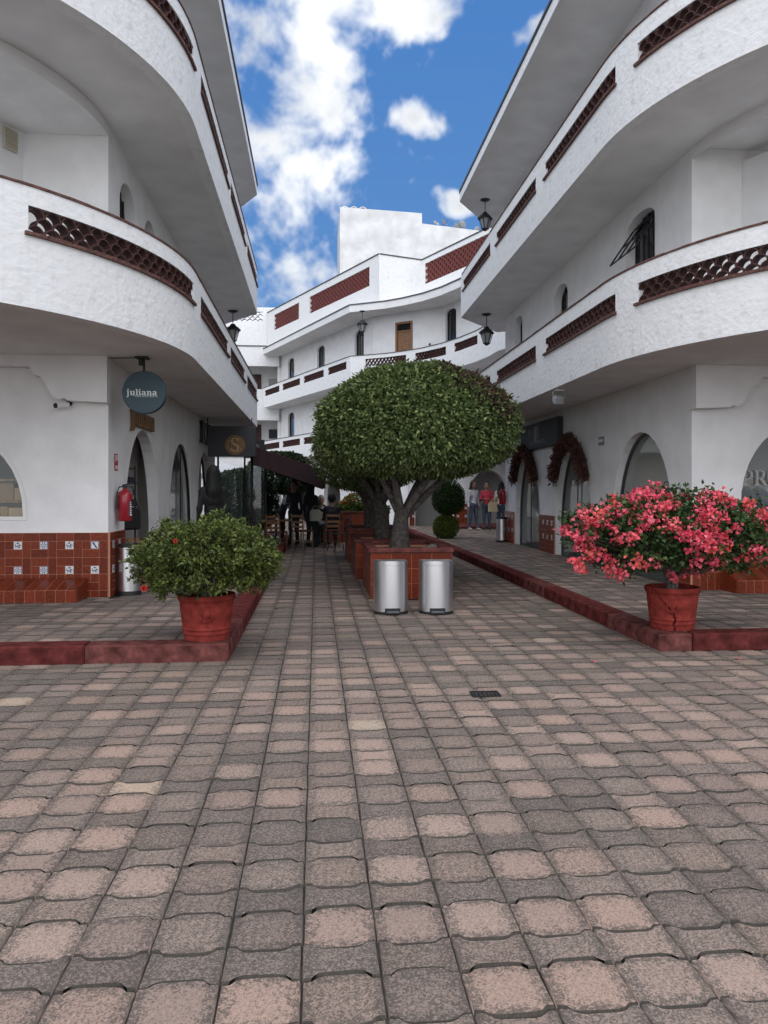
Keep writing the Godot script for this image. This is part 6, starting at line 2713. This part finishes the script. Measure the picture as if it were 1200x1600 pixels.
func tote(at: Vector3, turn: float, size: Vector3, col: Color, label: String) -> void:
	var t := thing("handbag", label, "bag", at, turn, "bags in hand")
	var m := MB.new()
	loft(m, round_rect(size.x, size.z, size.z * 0.3), [[0.0, 0.95], [0.02, 1.0], [size.y * 0.8, 0.98], [size.y, 0.8]])
	part("body", m, std(col.r, col.g, col.b, 0.8), t)
	for s in [-1, 1]:
		m = MB.new()
		var p := []
		var r := []
		for k in 9:
			var a := PI * k / 8
			p.append(Vector3(cos(a) * size.x * 0.28, size.y * 0.92 + sin(a) * 0.13, s * size.z * 0.18))
			r.append(0.009)
		m.tube(p, r, 6)
		part("handle", m, std(col.r * 0.7, col.g * 0.65, col.b * 0.6, 0.7), t)


func figures() -> void:
	var jean := Color(0.055, 0.075, 0.115)
	var y := 0.152
	person(Vector3(5.47, y, -26.5), 0.5, "person in a pale long-sleeved top and jeans with long dark hair, by the arch", {"h": 1.66, "top": Color(0.50, 0.49, 0.52), "legs": jean, "shoes": Color(0.5, 0.48, 0.46), "long": true, "step": 0.1, "hair": Color(0.02, 0.012, 0.01), "group": "people by the far arch"})
	person(Vector3(5.98, y, -26.6), -0.25, "person in a red jacket and jeans, hands held together", {"h": 1.63, "top": Color(0.42, 0.035, 0.055), "legs": jean * 0.9, "arms": ["front", "front"], "group": "people by the far arch"})
	person(Vector3(6.42, y, -26.3), PI - 0.5, "person in a cream top with black hair and a tote bag, seen from behind", {"h": 1.62, "top": Color(0.58, 0.54, 0.47), "legs": jean, "long": true, "arms": ["bag", "down"], "hair": Color(0.008, 0.007, 0.008), "group": "people by the far arch"})
	tote(Vector3(6.17, 0.80, -26.32), 0.2, Vector3(0.42, 0.33, 0.12), Color(0.50, 0.40, 0.24), "cream patterned tote bag held by the person with black hair")
	tote(Vector3(6.60, 0.78, -26.38), 0.6, Vector3(0.34, 0.32, 0.13), Color(0.02, 0.025, 0.045), "dark navy bag at the side of the person in the cream top")
	person(Vector3(-1.62, y, -12.35), PI + 0.25, "person in black with long black hair, back turned, near the second archway", {"h": 1.68, "top": Color(0.012, 0.012, 0.014), "legs": Color(0.014, 0.014, 0.016), "long": true, "hair": Color(0.010, 0.009, 0.009), "group": "people at the café"})
	person(Vector3(-1.0, 0.0, -22.4), 1.4, "waiter in a white shirt and black apron leaning over a table", {"h": 1.70, "top": Color(0.52, 0.53, 0.55), "legs": Color(0.012, 0.012, 0.014), "belly": Color(0.014, 0.014, 0.017), "lean": 0.42, "arms": ["reach", "reach"], "group": "people at the café"})
	person(Vector3(-0.62, 0.0, -21.9), -0.5, "person in a black suit standing next to the leaning waiter", {"h": 1.74, "top": Color(0.012, 0.013, 0.018), "legs": Color(0.012, 0.012, 0.014), "arms": ["front", "down"], "group": "people at the café"})
	person(Vector3(-0.14, 0.0, -20.75), PI - 0.7, "person in a dark jacket with long dark hair standing at the café", {"h": 1.66, "top": Color(0.014, 0.014, 0.022), "legs": Color(0.02, 0.024, 0.035), "long": true, "arms": ["bag", "down"], "group": "people at the café"})
	tote(Vector3(-0.02, 0.72, -20.52), 0.4, Vector3(0.30, 0.30, 0.12), Color(0.34, 0.33, 0.26), "pale grey shoulder bag of the standing café guest with long dark hair")
	person(Vector3(0.42, 0.0, -20.62), PI + 0.1, "person in a dark jacket seated with their back to the plaza", {"h": 1.72, "sit": true, "top": Color(0.016, 0.018, 0.024), "legs": Color(0.02, 0.02, 0.025), "arms": ["front", "front"], "group": "people at the café"})
	person(Vector3(0.14, 0.0, -22.22), 0.2, "white-haired person seated behind the café table", {"h": 1.66, "sit": true, "top": Color(0.22, 0.20, 0.19), "legs": Color(0.05, 0.05, 0.055), "hair": Color(0.42, 0.41, 0.40), "arms": ["front", "front"], "group": "people at the café"})



func _ready() -> void:
	rng.seed = 7
	var cam := Camera3D.new()
	cam.name = "camera"
	add_child(cam)
	cam.position = Vector3(0, 1.5, 0)
	cam.rotation.y = -YAW
	cam.projection = Camera3D.PROJECTION_FRUSTUM
	cam.near = 0.05
	cam.far = 400.0
	cam.size = 0.05 * 1600.0 / 1200.0
	cam.frustum_offset = Vector2(0, -0.05 * 32.0 / 1200.0)
	cam.current = true
	var we := WorldEnvironment.new()
	we.name = "environment"
	var env := Environment.new()
	env.background_mode = Environment.BG_SKY
	var sky := Sky.new()
	var sm := PanoramaSkyMaterial.new()
	sm.panorama = ImageTexture.create_from_image(make_sky())
	sky.sky_material = sm
	env.sky = sky
	env.background_energy_multiplier = 0.53
	env.tonemap_mode = Environment.TONE_MAPPER_LINEAR
	env.tonemap_exposure = 2.75
	env.sdfgi_enabled = true
	env.ssao_enabled = true
	env.ssil_enabled = true
	we.environment = env
	add_child(we)
	var sun := DirectionalLight3D.new()
	sun.name = "sun"
	sun.light_energy = 0.45
	sun.light_angular_distance = 120.0
	sun.light_color = Color(1.0, 0.99, 0.98)
	sun.shadow_enabled = true
	add_child(sun)
	sun.look_at_from_position(Vector3.ZERO, Vector3(0.10, -1.0, -0.85), Vector3.UP)
	materials()
	paving()
	buildings()
	back_building()
	furniture()
	plants()
	figures()
